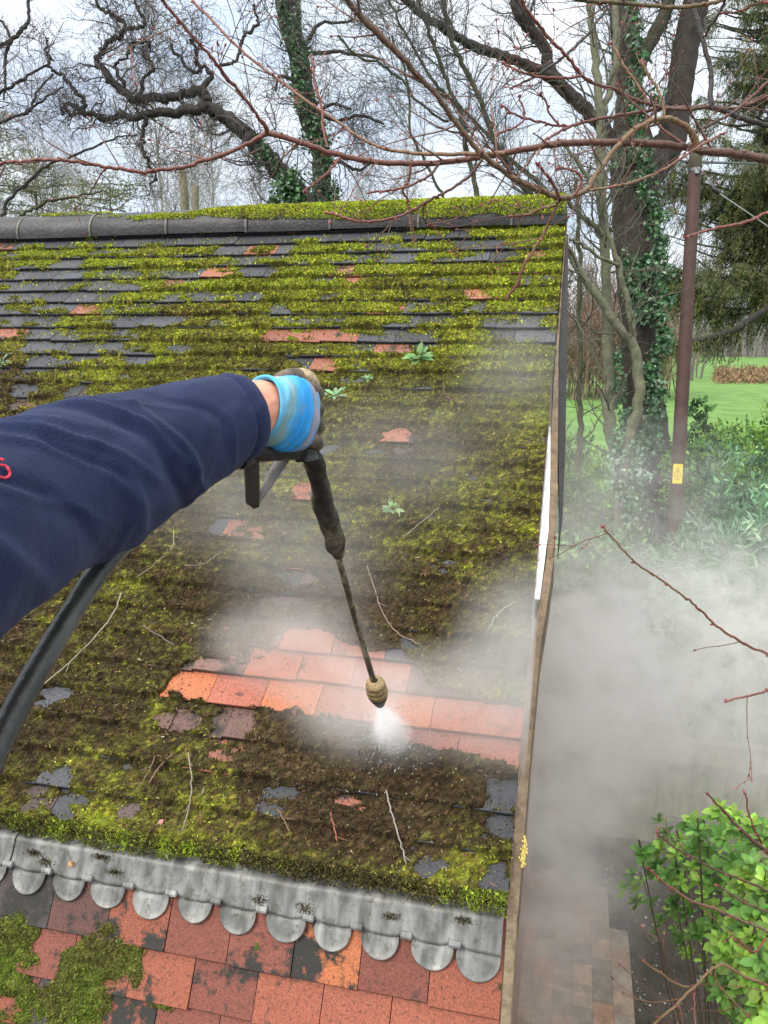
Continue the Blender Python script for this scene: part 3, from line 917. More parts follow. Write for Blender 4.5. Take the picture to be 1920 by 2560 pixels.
moss_patch(mb, 90000, low_sampler, np.random.default_rng(44), low_moss_col, (.004, .010), (.0014, .0028))
us, ws = np.meshgrid(np.arange(0, 2.6, .008), np.arange(.15, .8, .008), indexing='ij')
m = low_amount(us, ws)
h = np.where(m > 0, .011 + .03 * np.clip(m, 0, .5) * (.4 + vnoise(us * 60, ws * 60, 4)), -.01)
idx = np.arange(us.size).reshape(us.shape); keep = (m[:-1, :-1] > -.02) | (m[1:, 1:] > -.02)
fq = np.stack([idx[:-1, :-1], idx[1:, :-1], idx[1:, 1:], idx[:-1, 1:]], -1)[keep]
used = np.unique(fq); rm = np.full(us.size, -1); rm[used] = np.arange(len(used))
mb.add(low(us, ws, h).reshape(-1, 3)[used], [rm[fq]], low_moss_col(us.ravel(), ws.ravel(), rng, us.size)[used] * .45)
# fringe of moss hanging over the top of the lead
def fringe_sampler(n):
    g = np.random.default_rng(45)
    u = g.random(n) * 4; t = g.random(n)
    edge = .022 * fbm(u * 8, u * 0, 77, 3) + .012 * (fbm(u * 40, u * 0, 78, 2) - .4)
    v = HV - .035 + t * (.035 + edge)
    b = roof(u, v, .026 + .016 * np.sin(t * 3.1) * (.5 + vnoise(u * 40, v * 30, 5)))
    return b, np.tile(NR, (n, 1)), u, 0 * u + 2.9
moss_patch(mb, 30000, fringe_sampler, np.random.default_rng(46), lambda u, v, g, n: np.clip(moss_col(u, v, g, n) * np.array([.9, 1.1, .9]), 0, 1), (.004, .012), (.002, .004))

def lead_crumbs(n):
    g = np.random.default_rng(47); j = g.integers(0, 28, n); kind = j < 14
    gq = gaps[np.minimum(j % 14, len(gaps) - 1)]
    u = gq + g.normal(0, .012, n) + .012; w_ = np.where(kind, .062 + g.normal(0, .006, n), .02 + .05 * ((j * .37) % 1) + g.normal(0, .004, n)); u = np.where(kind, u, u + .05 * np.sin(j * 3.1))
    keep = (fbm(gq * 37, j * 1.3, 9, 1) > .52) & (u > .01); u, w_ = u[keep], w_[keep]
    return low(u, w_, lead_h(u, w_) + .001), np.tile(N2, (len(u), 1)), u, w_


moss_patch(mb, 5200, lead_crumbs, np.random.default_rng(48), lambda u, v, g, n: mixcols([(.05, .03, .016), (.09, .06, .03), (.10, .12, .03)], n, g, [.5, .3, .2]), (.002, .005), (.001, .0025))
moss = mb.build('moss', M_moss)
tag(moss, 'green and brown moss cushions covering the roof tiles and ridge', 'moss', kind='stuff')

# loose grit, seed and leaf crumbs lying in the moss
g = np.random.default_rng(55); n = 2600
u = g.random(n) * 3.6; v = .2 + 2.8 * g.random(n) ** .6
k = moss_amount(u, v) > -.1; u, v = u[k], v[k]; n = len(u)
b = roof(u, v, surf_h(v) + .014); d = nrm(g.normal(size=(n, 3)) + NR * .2 - DR * .0); nn = nrm(NR + g.normal(size=(n, 3)) * .4)
V, T, C = quad_leaves(b, d, nn, g.uniform(.004, .022, n) * (g.random(n) < .35) + .006, g.uniform(.0025, .005, n), mixcols([(.30, .15, .09), (.40, .32, .22), (.5, .45, .36), (.18, .08, .05)], n, g, [.35, .3, .15, .2]))
deb = mesh('leaf_litter', V, [T], M_leaf, None, C)
tag(deb, 'brown leaf crumbs and pale grit scattered over the moss', 'debris', kind='stuff')

# sticks lying on the roof
STK = [([(315, 1497), (292, 1556), (205, 1655), (85, 1758)], 4.2, (.42, .36, .25), 'long pale bare twig lying on the moss below the sleeve', 'twig'),
       ([(1222, 1592), (1240, 1560), (1262, 1538), (1292, 1520)], 3.2, (.5, .48, .38), 'pale lichen-covered twig near the roof edge below the white trim', 'twig'),
       ([(970, 1990), (985, 2050), (1003, 2110), (1020, 2172)], 3.4, (.42, .38, .34), 'straight pale twig on the moss right of the orange one above the flashing', 'twig'),
       ([(482, 1896), (490, 1960), (486, 2020), (466, 2092)], 3.2, (.40, .33, .26), 'crooked pale twig standing out against brown moss above the flashing', 'twig'),
       ([(834, 2045), (842, 2080), (850, 2117)], 3.2, (.45, .16, .09), 'short orange-brown twig on brown moss above the flashing', 'twig'),
       ([(368, 1580), (400, 1600), (446, 1632)], 3.6, (.22, .15, .12), 'short thick dark twig left of the washed tiles', 'twig'),
       ([(443, 1345), (440, 1385), (405, 1420), (350, 1462)], 2.6, (.38, .32, .2), 'thin curved straw twig just below the sleeve elbow', 'twig'),
       ([(922, 1432), (935, 1470), (962, 1550), (1000, 1600), (1052, 1627)], 2.6, (.40, .30, .25), 'thin twig curving in the mist right of the lance', 'twig'),
       ([(1010, 1362), (1055, 1325), (1100, 1288)], 2.8, (.35, .30, .22), 'thin straight twig below the pale green seedling', 'twig'),
       ([(384, 1972), (410, 1932), (442, 1898)], 2.4, (.40, .24, .18), 'thin reddish twig slanting on brown moss beside the crooked one', 'twig'),
       ([(1110, 975), (1118, 1010), (1165, 1030)], 2.2, (.30, .15, .11), 'forked reddish twig high on the roof near the verge', 'twig'),
       ([(512, 2040), (513, 2075)], 2.2, (.35, .14, .1), 'tiny red twig stub right of the crooked pale twig', 'twig')]
STK += [([(120, 1500), (60, 1530), (8, 1545)], 2.0, (.36, .28, .16), 'thin straw-coloured twig at the left edge below the sleeve', 'twig'),
        ([(560, 1395), (520, 1425), (470, 1432)], 2.4, (.38, .30, .2), 'bent straw-coloured twig in thin mist left of the lance', 'twig'),
        ([(700, 2035), (722, 2070), (732, 2092)], 2.2, (.36, .2, .14), 'short reddish twig just left of the orange one', 'twig'),
        ([(400, 1905), (380, 1950), (350, 1990)], 1.8, (.33, .24, .14), 'fine dark straw crossing the brown moss at lower left', 'twig'),
        ([(10, 1905), (14, 1940), (4, 1975)], 2.6, (.40, .26, .14), 'orange-tan twig stub at the left edge above the flashing', 'twig')]
for pl, r_, c, lab, cat in STK:
    q = np.array([list(roof(*hit_roof(x, y), .038)) + [r_ / 2 * 2.8 / F * (1 - .35 * i / len(pl))] for i, (x, y) in enumerate(pl)])
    o = smooth_line(q, 6, .0012)
    mb = MB(); c = tuple(.68 * x for x in c); add_tube(mb, o[:, :3], np.maximum(o[:, 3], .001), 6, c)
    g = np.random.default_rng(int(pl[0][0]))
    for kk in range(2):
        i = g.integers(2, len(o) - 2); a = o[i, :3]; d = nrm(o[i + 1, :3] - o[i, :3]) + nrm(g.normal(size=3)) * .8; d[2] *= .4
        add_tube(mb, np.array([a, a + nrm(d) * .02, a + nrm(d) * .035 + NR * .003]), [.0012, .001, .0006], 5, c)
    t = mb.build('fallen_twig', M_budtwig, smooth=True, loc=tuple(o[len(o) // 2, :3])); tag(t, lab, cat, 'twigs fallen on the roof')

# weeds rooted in the moss


def weed(px, py, size, nl, col, label, seed):
    g = np.random.default_rng(seed); c = roof(*hit_roof(px, py), .02)
    mb = MB(); D = []; 
    for i in range(nl):
        a = i * 2.4 + g.random(); el = g.uniform(.25, .9)
        t = np.array([math.cos(a), 0, 0]) + DR * math.sin(a)
        D.append(nrm(t * math.cos(el) + NR * math.sin(el)))
    D = np.array(D); ls = g.uniform(.6, 1, nl) * size
    V, T, C = leaf_batch(np.tile(c, (nl, 1)) + D * .002, D, np.tile(NR, (nl, 1)) + g.normal(size=(nl, 3)) * .2, ls, ls * .42, vary(col, nl, g, .2), .3, .35)
    mb.add(V, [T], C)
    o = mb.build('weed', M_leaf, loc=tuple(c)); tag(o, label, 'weed', 'weeds rooted in the roof moss')


weed(1050, 905, .075, 16, (.22, .42, .16), 'bushy pale green weed in the moss, largest of the roof weeds', 1)
weed(840, 1000, .06, 11, (.24, .42, .22), 'star-shaped pale green weed just right of the blue glove', 2)
weed(922, 957, .03, 7, (.22, .4, .2), 'tiny weed between the two larger ones above the glove', 3)
weed(985, 1285, .055, 10, (.26, .42, .2), 'spindly pale green seedling in the mist right of the lance grip', 4)
weed(12, 915, .05, 10, (.2, .3, .2), 'grey-green weed tuft at the left edge above the sleeve', 5)

# leaves lying about
for (px, py, s, c, lab, lowp) in [(408, 2075, .018, (.55, .28, .22), 'small pink dead leaf on moss above the flashing', False), (180, 2150, .016, (.6, .36, .16), 'small yellow-brown dead leaf stuck on the lead flashing', True)]:
    g = np.random.default_rng(px)
    c0 = low(*hit_low(px, py), .03) if lowp else roof(*hit_roof(px, py), .03)
    nn = N2 if lowp else NR
    D = nrm(g.normal(size=(3, 3)) - 0); D = nrm(D - nn * (D @ nn)[:, None] + nn * .15)
    V, T, C = leaf_batch(np.tile(c0, (3, 1)), D, np.tile(nn, (3, 1)), s, s * .8, vary(c, 3, g, .1), .6, .3)
    o = mesh('dead_leaf', V, [T], M_leaf, None, C, loc=tuple(c0)); tag(o, lab, 'leaf')


# ------------------------------------------------------------------ ground, path, meadow
def mat_ground(name, c1, c2, scale, rough=.9, speck=None, bump=.6):
    m = bpy.data.materials.new(name); t, n, l, b = nodes_of(m)
    tc = n.new('ShaderNodeTexCoord')
    z = n.new('ShaderNodeTexNoise'); z.inputs['Scale'].default_value = scale; z.inputs['Detail'].default_value = 8; z.inputs['Roughness'].default_value = .65
    l(tc.outputs['Object'], z.inputs['Vector'])
    r = n.new('ShaderNodeValToRGB'); r.color_ramp.elements[0].position = .35; r.color_ramp.elements[1].position = .65
    r.color_ramp.elements[0].color = (*c1, 1); r.color_ramp.elements[1].color = (*c2, 1); l(z.outputs['Fac'], r.inputs[0]); src = r.outputs[0]
    if speck:
        v = n.new('ShaderNodeTexVoronoi'); v.inputs['Scale'].default_value = speck[0]; l(tc.outputs['Object'], v.inputs['Vector'])
        q = n.new('ShaderNodeMapRange'); q.inputs[1].default_value = speck[1]; q.inputs[2].default_value = speck[1] * .8; l(v.outputs['Distance'], q.inputs[0])
        mx = n.new('ShaderNodeMix'); mx.data_type = 'RGBA'; l(q.outputs[0], mx.inputs['Factor']); l(src, mx.inputs['A']); mx.inputs['B'].default_value = (*speck[2], 1); src = mx.outputs['Result']
    l(src, b.inputs['Base Color']); b.inputs['Roughness'].default_value = rough
    u = n.new('ShaderNodeBump'); u.inputs['Strength'].default_value = bump; u.inputs['Distance'].default_value = .03; l(z.outputs['Fac'], u.inputs['Height']); l(u.outputs[0], b.inputs['Normal'])
    return m


def sheet_xy(name, x0, x1, y0, y1, z, mat, nx=2, ny=2, hf=None, kind='structure', label=None, loc=None):
    X, Y = np.meshgrid(np.linspace(x0, x1, nx), np.linspace(y0, y1, ny), indexing='ij')
    Z = np.full(X.shape, z) + (hf(X, Y) if hf else 0)
    idx = np.arange(X.size).reshape(X.shape)
    fq = np.stack([idx[:-1, :-1], idx[1:, :-1], idx[1:, 1:], idx[:-1, 1:]], -1).reshape(-1, 4)
    o = mesh(name, np.stack([X, Y, Z], -1), [fq], mat, None, np.ones((X.size, 3)), smooth=True)
    tag(o, label, None, kind=kind); return o


sheet_xy('ground', -700, 700, -60, 900, GZ, mat_ground('dark_soil', (.040, .034, .027), (.095, .080, .062), 3.0))
grass_hf = lambda X, Y: .34 + .5 * (fbm(X * .03, Y * .03, 91, 2) - .5) * np.clip((Y - 12) / 20, 0, 1)
sheet_xy('meadow', -160, 240, 10.5, 108, GZ, mat_ground('meadow_grass', (.085, .185, .035), (.15, .29, .055), .8, speck=(2.2, .12, (.26, .36, .12))), 60, 60, grass_hf)

# brick paver path with an uneven right edge
def mat_pavers():
    return mat_attr('paver', .75, bump=.5, bscale=60, var=.35, vscale=9)


g = np.random.default_rng(71); mb = MB()
edge = lambda y: .74 - .13 * np.clip((y - .9) / .5, 0, 1) ** 1.0 if y < 2 else .60
y = -5.0; r = 0
for cx in range(9):
    x0 = -.52 + cx * .137
    y = -5 + (cx % 2) * .1 + g.random() * .05
    while y < 1.9:
        if x0 + .07 < edge(y) + .03:
            c = np.array([[.32, .245, .18], [.29, .235, .185], [.36, .26, .19], [.25, .21, .17], [.36, .22, .15]][g.choice(5, p=[.3, .3, .2, .12, .08])]) * g.uniform(.85, 1.15)
            t = g.normal(0, .0008)
            mb.box((x0 + .067, y + .1, GZ + .012 + t), (1, 0, 0), (0, 1, 0), (0, 0, 1), .0676, .0993, .018, c)
        y += .2
path = mb.build('path', mat_pavers()); tag(path, None, None, kind='structure')
# gravel chips on the soil
n = 900; x = .55 + g.random(n) ** 1.3 * 1.4; y = -.6 + g.random(n) * 3.0
V = []; mb = MB()
s = g.uniform(.004, .016, n)
oc = np.array([[1, 0, 0], [0, 1, 0], [-1, 0, 0], [0, -1, 0], [0, 0, .7], [0, 0, -.7]], float)
of = np.array([[0, 1, 4], [1, 2, 4], [2, 3, 4], [3, 0, 4], [1, 0, 5], [2, 1, 5], [3, 2, 5], [0, 3, 5]])
V = np.stack([x, y, np.full(n, GZ + .006)], 1)[:, None] + oc[None] * s[:, None, None] * g.uniform(.6, 1.3, (n, 6, 1))
grav = mesh('gravel', V.reshape(-1, 3), [(np.arange(n)[:, None, None] * 6 + of[None]).reshape(-1, 3)], mat_attr('stone_chip', .7), None, np.repeat(mixcols([(.45, .43, .4), (.2, .18, .15), (.1, .085, .07)], n, g, [.25, .35, .4]), 6, 0))
tag(grav, 'pale stone chips scattered on the dark soil beside the path', 'gravel', kind='stuff')

# ------------------------------------------------------------------ fence
fy = 2.66
fence = empty('board_fence', (2.2, fy, GZ)); tag(fence, 'low green-stained board fence crossing behind the path in the mist', 'fence')
M_fence = mat_attr('algae_boards', .8, bump=.6, bscale=25, var=.35, vscale=9)
g = np.random.default_rng(81); mb = MB(); x = .02; i = 0
fh = lambda x: 1.02 - .10 * 0
while x < 5.2:
    wd = .14; hgt = fh(x) + g.normal(0, .006)
    mb.box((x + wd / 2, fy + g.normal(0, .003) - .05 * 0, GZ + hgt / 2), (1, 0, 0), (0, 1, 0), (0, 0, 1), wd / 2 - .003, .009, hgt / 2, np.array([.40, .40, .20]) * g.uniform(.8, 1.15))
    x += wd
mb.build('boards', M_fence, fence)
for zz in (.26, .80):
    mb = MB(); mb.box((2.6, fy - .035, GZ + zz), (1, 0, 0), (0, 1, 0), (0, 0, 1), 2.6, .024, .035, (.27, .26, .15)); mb.build('rail', M_fence, fence)
mb = MB(); mb.box((2.6, fy - .008, GZ + 1.045), (1, 0, 0), (0, 1, 0), (0, 0, 1), 2.62, .045, .018, (.22, .22, .14)); mb.build('capping', M_fence, fence)
for xx in (.08, 1.9, 3.7, 5.2):
    mb = MB(); mb.box((xx, fy + .06, GZ + .55), (1, 0, 0), (0, 1, 0), (0, 0, 1), .045, .045, .55, (.16, .15, .09)); mb.build('post', M_fence, fence)

# ------------------------------------------------------------------ utility pole
pb = P(1655, 1821, 10.15); pb[2] = GZ; pt = P(1741, 362, 10.0)
pole = empty('utility_pole', tuple(pb)); tag(pole, 'leaning reddish-brown timber utility pole with a small yellow warning sign', 'pole')
mb = MB(); tt = np.linspace(0, 1, 14)
pp = np.array([pb + (pt - pb) * t for t in tt]); add_tube(mb, pp, .090 - .012 * tt, 20, (.075, .040, .032))
M_pole = mat_attr('tarred_pole', .75, bump=.5, bscale=14, var=.3, vscale=7)
post = mb.build('post', M_pole, pole, smooth=True)
ax = nrm(pt - pb)
mb = MB(); lathe(mb, pp[-1] - ax * .30, pp[-1] + ax * .002, [(0, .080), (.02, .0815), (.98, .079), (1, .06), (1.0, .0)], 20, (.06, .055, .03)); mb.build('mossy_top', M_pole, pole, smooth=True)
vd = nrm(CAM - P(1680, 1180, 10)); vd[2] = 0; vd = nrm(vd); sd_ = np.cross(vd, ax)


def plate(cx, cy, w_, h_, col, name, par, off=.094, drawing=None):
    mbp = MB(); c = P(cx, cy, 10.1); t = (c - pb) @ ax; c = pb + ax * t + vd * off + sd_ * 0
    mbp.box(c, sd_, ax, vd, w_ / 2, h_ / 2, .003, col)
    o = mbp.build(name, M_paint, par); return o, c


sg, c0 = plate(1690, 1182, .118, .245, (.80, .60, .03), 'warning_sign', pole)
# the black triangle with a lightning bolt, and the line of writing under it
mb = MB()


def stroke(a, b, w_=.0042):
    A = c0 + sd_ * a[0] + ax * a[1] + vd * .0045; B = c0 + sd_ * b[0] + ax * b[1] + vd * .0045
    d = B - A; L_ = np.linalg.norm(d); mb.box((A + B) / 2, d / L_, np.cross(vd, d / L_), vd, L_ / 2 + w_ * .3, w_ / 2, .001, (.02, .02, .02))


sgn = -1 if (sd_ @ right) < 0 else 1
tri = [(-.046 * sgn, -.022), (.046 * sgn, -.022), (0, .085)]
for i in range(3): stroke(tri[i], tri[(i + 1) % 3])
for a, b in (((.006, .05), (-.010, .022)), ((-.010, .022), (.008, .026)), ((.008, .026), (-.006, -.006))): stroke((a[0] * sgn, a[1]), (b[0] * sgn, b[1]), .005)
stroke((-.048 * sgn, -.042), (.048 * sgn, -.042), .004)
for i in range(4): stroke((-.026 + i * .015, -.074), (-.018 + i * .015, -.066), .005)
mb.build('symbol', M_paint, sg)
plate(1678, 1402, .085, .04, (.62, .50, .16), 'number_plate', pole)
# bracket and stay
mb = MB(); bc = P(1741, 420, 9.9); t = (bc - pb) @ ax; bc = pb + ax * t
lathe(mb, bc - ax * .05, bc + ax * .05, [(0.3, .078), (.3, .084), (.7, .084), (.7, .078)], 18, (.12, .12, .13))
mb.box(bc + vd * .09 + right * .03, right, ax, vd, .03, .04, .025, (.3, .31, .32)); mb.build('bracket', mat_attr('galvanised', .45, metal=.8), pole)
mb = MB(); a = bc + right * .09 + vd * .08; b = P(1790, 478, 10.2); c = P(1920, 566, 10.8); d = P(2400, 900, 13.2)
d[2] = GZ
add_tube(mb, np.array([a, b, c, d]), [.008, .008, .008, .008], 6, (.5, .5, .5), True); stay = mb.build('stay_wire', M_paint, pole)
mb = MB(); lathe(mb, b - nrm(c - b) * .07, b + nrm(c - b) * .07, [(0, .008), (.1, .03), (.35, .036), (.5, .022), (.65, .036), (.9, .03), (1, .008)], 12, (.04, .03, .03)); mb.build('insulator', M_plastic, stay, smooth=True)
# overhead lines
for i, (q, lab) in enumerate([([(1741, 404, 10), (1850, 408, 13), (2400, 420, 30)], 'thick black overhead cable leaving the pole top'),
                              ([(1700, 96, 24), (1920, 97, 25), (2600, 110, 30)], 'upper of two thin grey overhead wires crossing the sky'),
                              ([(1700, 112, 24), (1920, 127, 25), (2600, 190, 30)], 'lower of two thin grey overhead wires crossing the sky')]):
    pts = np.array([P(*z) for z in q]); o = smooth_line(pts, 5)
    mb = MB(); add_tube(mb, o, np.full(len(o), (.02, .016, .016)[i]), 6, (.03, .03, .035) if i == 0 else (.16, .17, .18)); t = mb.build('overhead_cable', M_plastic, loc=tuple(o[0])); tag(t, lab, 'cable')

# ------------------------------------------------------------------ trees
BK = {'dark': (.034, .030, .024), 'olive': (.052, .056, .026), 'pale': (.135, .14, .085), 'grey': (.16, .15, .14), 'red': (.19, .06, .045), 'tan': (.20, .125, .06), 'brown': (.10, .055, .036), 'trunk': (.036, .026, .020)}


def tree(name, label, mains, depth, base_px=None, col='dark', twigs=(60, 400, 2200), seed=1, L1=(.8, 2.2), L2=(.4, 1.1), L3=(.15, .5), rmin=.004, cat='tree', group=None, roots=True,
         twcol=None, jit=.01, skip=0, ang=(.4, 1.1), mat=None, wob=.22, zlo=None, t0=.2, upb=.05, sides=10, trunk_sides=16, rmax=.02):
    """mains: list of dict(pl=pixel polyline, d=(d0,d1), tw=bool); first one may run down to the ground"""
    g = np.random.default_rng(seed)
    mb = MB(); src = []
    loc = None
    for i, m in enumerate(mains):
        d0, d1 = m.get('d', (depth, depth))
        pts, rad = pix_line(m['pl'], d0, d1, m.get('sub', 5), m.get('jit', jit))
        if i == 0:
            if m.get('ground', True):
                b = pts[0].copy(); b[2] = GZ - .1
                if 'base' in m: b[:2] = m['base']
                k = max(3, int((pts[0][2] - GZ) / .35)); t = np.linspace(0, 1, k)[:-1, None]
                ext = b + (pts[0] - b) * t; r_ = rad[0] * (1 + .35 * (1 - t[:, 0]) ** 3)
                pts = np.vstack([ext, pts]); rad = np.r_[r_, rad]
            loc = tuple(pts[0]); loc = (loc[0], loc[1], max(loc[2], GZ))
        # furrowed, slightly lumpy limbs
        sd = trunk_sides if rad.max() > .1 else sides
        V, Fq, _ = tubes(pts[None], rad[None], sd)
        Vr = V.reshape(len(pts), sd, 3); ctr = pts[:, None]
        amp = m.get('lump', .08)
        lump = 1 + amp * (fbm(np.arange(sd)[None, :] * 1.7 + 0 * rad[:, None], np.cumsum(np.r_[0, np.linalg.norm(np.diff(pts, axis=0), axis=1)])[:, None] * 2.2 + 0 * np.arange(sd)[None], seed + i, 3) - .5) * 2
        V = (ctr + (Vr - ctr) * lump[..., None]).reshape(-1, 3)
        c = np.asarray(BK[m.get('col', col)]); mb.add(V, [Fq], c)
        if m.get('tw', True):
            P_, R2 = resample(pts, rad, 12); src.append((P_, R2))
    root = empty(name, loc); tag(root, label, cat, group)
    mb.build('trunk', mat or M_bark_big, root, smooth=True)
    allP = []
    if twigs and src:
        P0 = np.array([s[0] for s in src]); R0 = np.array([s[1] for s in src])
        p1, r1 = sprout(P0, R0, twigs[0], g, None, Labs=L1, t0=t0, rr=.35, K=8, wob=wob, upb=upb, rmin=rmin * 1.5, ang=ang, rmax=rmax)
        p2, r2 = sprout(p1, r1, twigs[1], g, None, Labs=L2, t0=.15, rr=.6, K=6, wob=wob, upb=upb * .6, rmin=rmin * 1.15, ang=ang)
        mb2 = MB(); tc = twcol or BK[col]
        V, Fq, C = tubes(p1, r1, 5, vary(tc, len(p1), g, .15, .04)); mb2.add(V, [Fq], C)
        V, Fq, C = tubes(p2, r2, 4, vary(tc, len(p2), g, .15, .04)); mb2.add(V, [Fq], C)
        if len(twigs) > 2 and twigs[2]:
            p3, r3 = sprout(np.concatenate([p2, p1[:, [0, 1, 3, 4, 6, 7]]]), np.concatenate([r2, r1[:, [0, 1, 3, 4, 6, 7]]]), twigs[2], g, None, Labs=L3, t0=.1, rr=.6, K=4, wob=wob * .9, upb=upb * .5, rmin=rmin * .8, ang=ang)
            V, Fq, C = tubes(p3, r3, 3, vary(tc, len(p3), g, .15, .04)); mb2.add(V, [Fq], C)
        mb2.build('crown', M_twig, root)
    return root, src


def ivy(parent, spots, depth, seed, size=(.05, .10), col=((.035, .095, .032), (.07, .165, .055), (.13, .24, .11)), n=400, name='ivy', shell=None):
    """leaf clumps: spots = (px, py, r_px, n) discs around a limb"""
    g = np.random.default_rng(seed); mb = MB()
    for (px, py, rp_, k) in spots:
        c = P(px, py, depth); r = rp_ * depth / F
        k = int(k); q = nrm(g.normal(size=(k, 3))) * (g.random((k, 1)) ** .4) * r
        q[:, 2] *= 1.0
        cc = c + q; nn = nrm(q + g.normal(size=(k, 3)) * .5 * r + np.array([0, -.3 * r, .3 * r]))
        D = nrm(g.normal(size=(k, 3)) - nn * .2 + np.array([0, 0, -.5]))
        s = g.uniform(*size, k)
        V, T, C = quad_leaves(cc, D, nn, s, s * .9, mixcols(col, k, g, [.45, .38, .17], .25)); mb.add(V, [T], C)
    return mb.build(name, M_ivy, parent)


def along(pl, step, r, k, g):
    o = smooth_line(np.array([(a, b) for a, b in pl], float), 8); out_ = []
    s = np.r_[0, np.cumsum(np.linalg.norm(np.diff(o, axis=0), axis=1))]
    for t in np.arange(0, s[-1], step):
        out_.append((np.interp(t, s, o[:, 0]) + g.normal(0, r * .35), np.interp(t, s, o[:, 1]) + g.normal(0, r * .2), r * g.uniform(.7, 1.25), k * g.uniform(.5, 1.4)))
    return out_


def T(*a): return list(a)


gi = np.random.default_rng(5)
# 1. contorted oak rising behind the ridge on the left
O1 = [(775, 560, 27), (745, 485, 25), (700, 430, 24), (656, 385, 22), (622, 345, 20), (587, 310, 18), (552, 285, 16), (520, 272, 14), (490, 276, 12), (430, 281, 11), (377, 286, 10), (316, 291, 8), (262, 297, 6), (238, 288, 5), (205, 280, 8), (190, 266, 6), (175, 258, 4), (160, 271, 4), (154, 290, 3)]
O2 = [(508, 276, 13), (519, 250, 12), (505, 230, 12), (470, 233, 11), (425, 243, 11), (385, 243, 11), (350, 248, 10), (325, 245, 10), (286, 211, 9), (262, 178, 9), (242, 154, 8), (256, 127, 6), (277, 102, 6), (301, 90, 6), (313, 70, 5), (297, 45, 5), (271, 33, 4), (241, 4, 4), (220, -40, 3)]
O3 = [(313, 70, 5), (347, 69, 5), (362, 51, 4), (347, 24, 4), (335, -10, 3)]
O4 = [(350, 245, 6), (353, 211, 5), (362, 195, 4), (380, 176, 4), (386, 165, 3), (356, 136, 3)]
O5 = [(505, 232, 9), (525, 185, 6), (500, 165, 5), (490, 151, 4), (490, 115, 4), (472, 99, 4)]
O6 = [(505, 178, 5), (469, 172, 4), (436, 127, 4), (424, 112, 3)]
O7 = [(365, 289, 6), (362, 325, 5), (353, 356, 4), (359, 380, 4), (374, 401, 4), (374, 422, 3), (389, 446, 3), (372, 463, 2)]
O8 = [(211, 278, 6), (208, 250, 5), (187, 226, 5), (169, 205, 4), (157, 187, 4), (130, 175, 4), (124, 145, 3), (115, 127, 3), (122, 95, 2)]
O9 = [(548, 165, 4), (590, 150, 4), (599, 112, 4), (611, 90, 4), (640, 66, 4), (642, 45, 3), (635, 10, 3)]
O10 = [(320, 240, 6), (300, 190, 5), (286, 165, 4), (310, 150, 3), (330, 120, 5), (332, 110, 4), (368, 102, 4), (372, 115, 3)]
oak, osrc = tree('oak_tree', 'contorted bare oak with zigzag limbs and an ivied leaning trunk behind the ridge', [dict(pl=O1, lump=.12)] + [dict(pl=q) for q in (O2, O3, O4, O5, O6, O7, O8, O9, O10)], 14, col='dark',
                 twigs=(210, 1100, 3800), seed=21, L1=(.5, 1.7), L2=(.3, .9), L3=(.15, .5), wob=.42, ang=(.6, 1.5), rmin=.0045, twcol=(.075, .062, .06), jit=.02, t0=.3)
# the same trunk is green with moss on its upper side
ivy(oak, along([(640, 345), (700, 425), (745, 480)], 10, 15, 22, gi) + [(730, 450, 38, 170), (720, 500, 48, 330), (690, 520, 30, 150), (745, 520, 36, 200), (705, 470, 34, 170), (650, 400, 14, 50)], 13.8, 6, (.05, .09))
# 2. dark ivied trunk
T2 = [(798, 560, 24), (800, 500, 23), (804, 407, 23), (795, 347, 24), (772, 286, 27), (760, 241, 27), (754, 181, 26), (739, 121, 24), (728, 75, 27), (722, 30, 31), (716, -20, 31), (712, -60, 28)]
t2, s2 = tree('ivied_tree', 'tall dark trunk wrapped in ivy rising behind the middle of the ridge', [dict(pl=T2, lump=.15), dict(pl=[(745, 205, 6), (700, 190, 4), (690, 225, 3)]), dict(pl=[(760, 120, 6), (800, 60, 4), (870, 55, 3), (900, 20, 3)]),
                                                                 dict(pl=[(765, 260, 6), (830, 300, 4), (900, 290, 4), (960, 310, 3)]), dict(pl=[(800, 400, 7), (850, 405, 5), (890, 425, 4), (925, 410, 3)]), dict(pl=[(760, 135, 6), (850, 130, 4), (960, 150, 3)]), dict(pl=[(770, 300, 6), (830, 260, 4), (880, 275, 3)])], 16,
              col='dark', twigs=(150, 1000, 3200), seed=22, L1=(.8, 2.2), L2=(.4, 1.2), L3=(.2, .6), wob=.3, ang=(.7, 1.4), twcol=(.08, .07, .07))
ivy(t2, along([(722, 0), (735, 110), (755, 190), (768, 280), (795, 350), (806, 420), (800, 520)], 9, 30, 34, gi) + [(770, 130, 16, 40), (830, 500, 26, 120), (770, 350, 26, 80), (835, 470, 20, 70)], 15.75, 7, (.05, .09))
# 3. big right-hand oak
TR = [(1640, 1250, 62), (1622, 1120, 54), (1604, 960, 49), (1600, 850, 48), (1594, 700, 50), (1590, 600, 52), (1590, 520, 55), (1588, 450, 62), (1582, 380, 55), (1575, 300, 38), (1574, 220, 32), (1568, 150, 30), (1560, 60, 34), (1556, -40, 32)]
TRb = [(1600, 460, 45), (1640, 400, 44), (1680, 345, 36), (1694, 260, 33), (1708, 160, 32), (1728, 60, 32), (1745, -40, 30)]
TRc = [(1525, 350, 20), (1500, 310, 18), (1470, 280, 17), (1432, 241, 17), (1394, 205, 16), (1371, 168, 15), (1366, 130, 14), (1345, 96, 14), (1315, 60, 14), (1296, 30, 15), (1285, -30, 14)]
TRd = [(1394, 205, 14), (1345, 176, 13), (1290, 153, 12), (1245, 136, 12), (1200, 121, 12), (1151, 97, 10), (1118, 78, 10), (1088, 58, 9), (1040, 25, 9), (990, -20, 8)]
TRe = [(1592, 190, 16), (1612, 130, 17), (1645, 72, 17), (1668, 20, 16), (1680, -30, 15)]
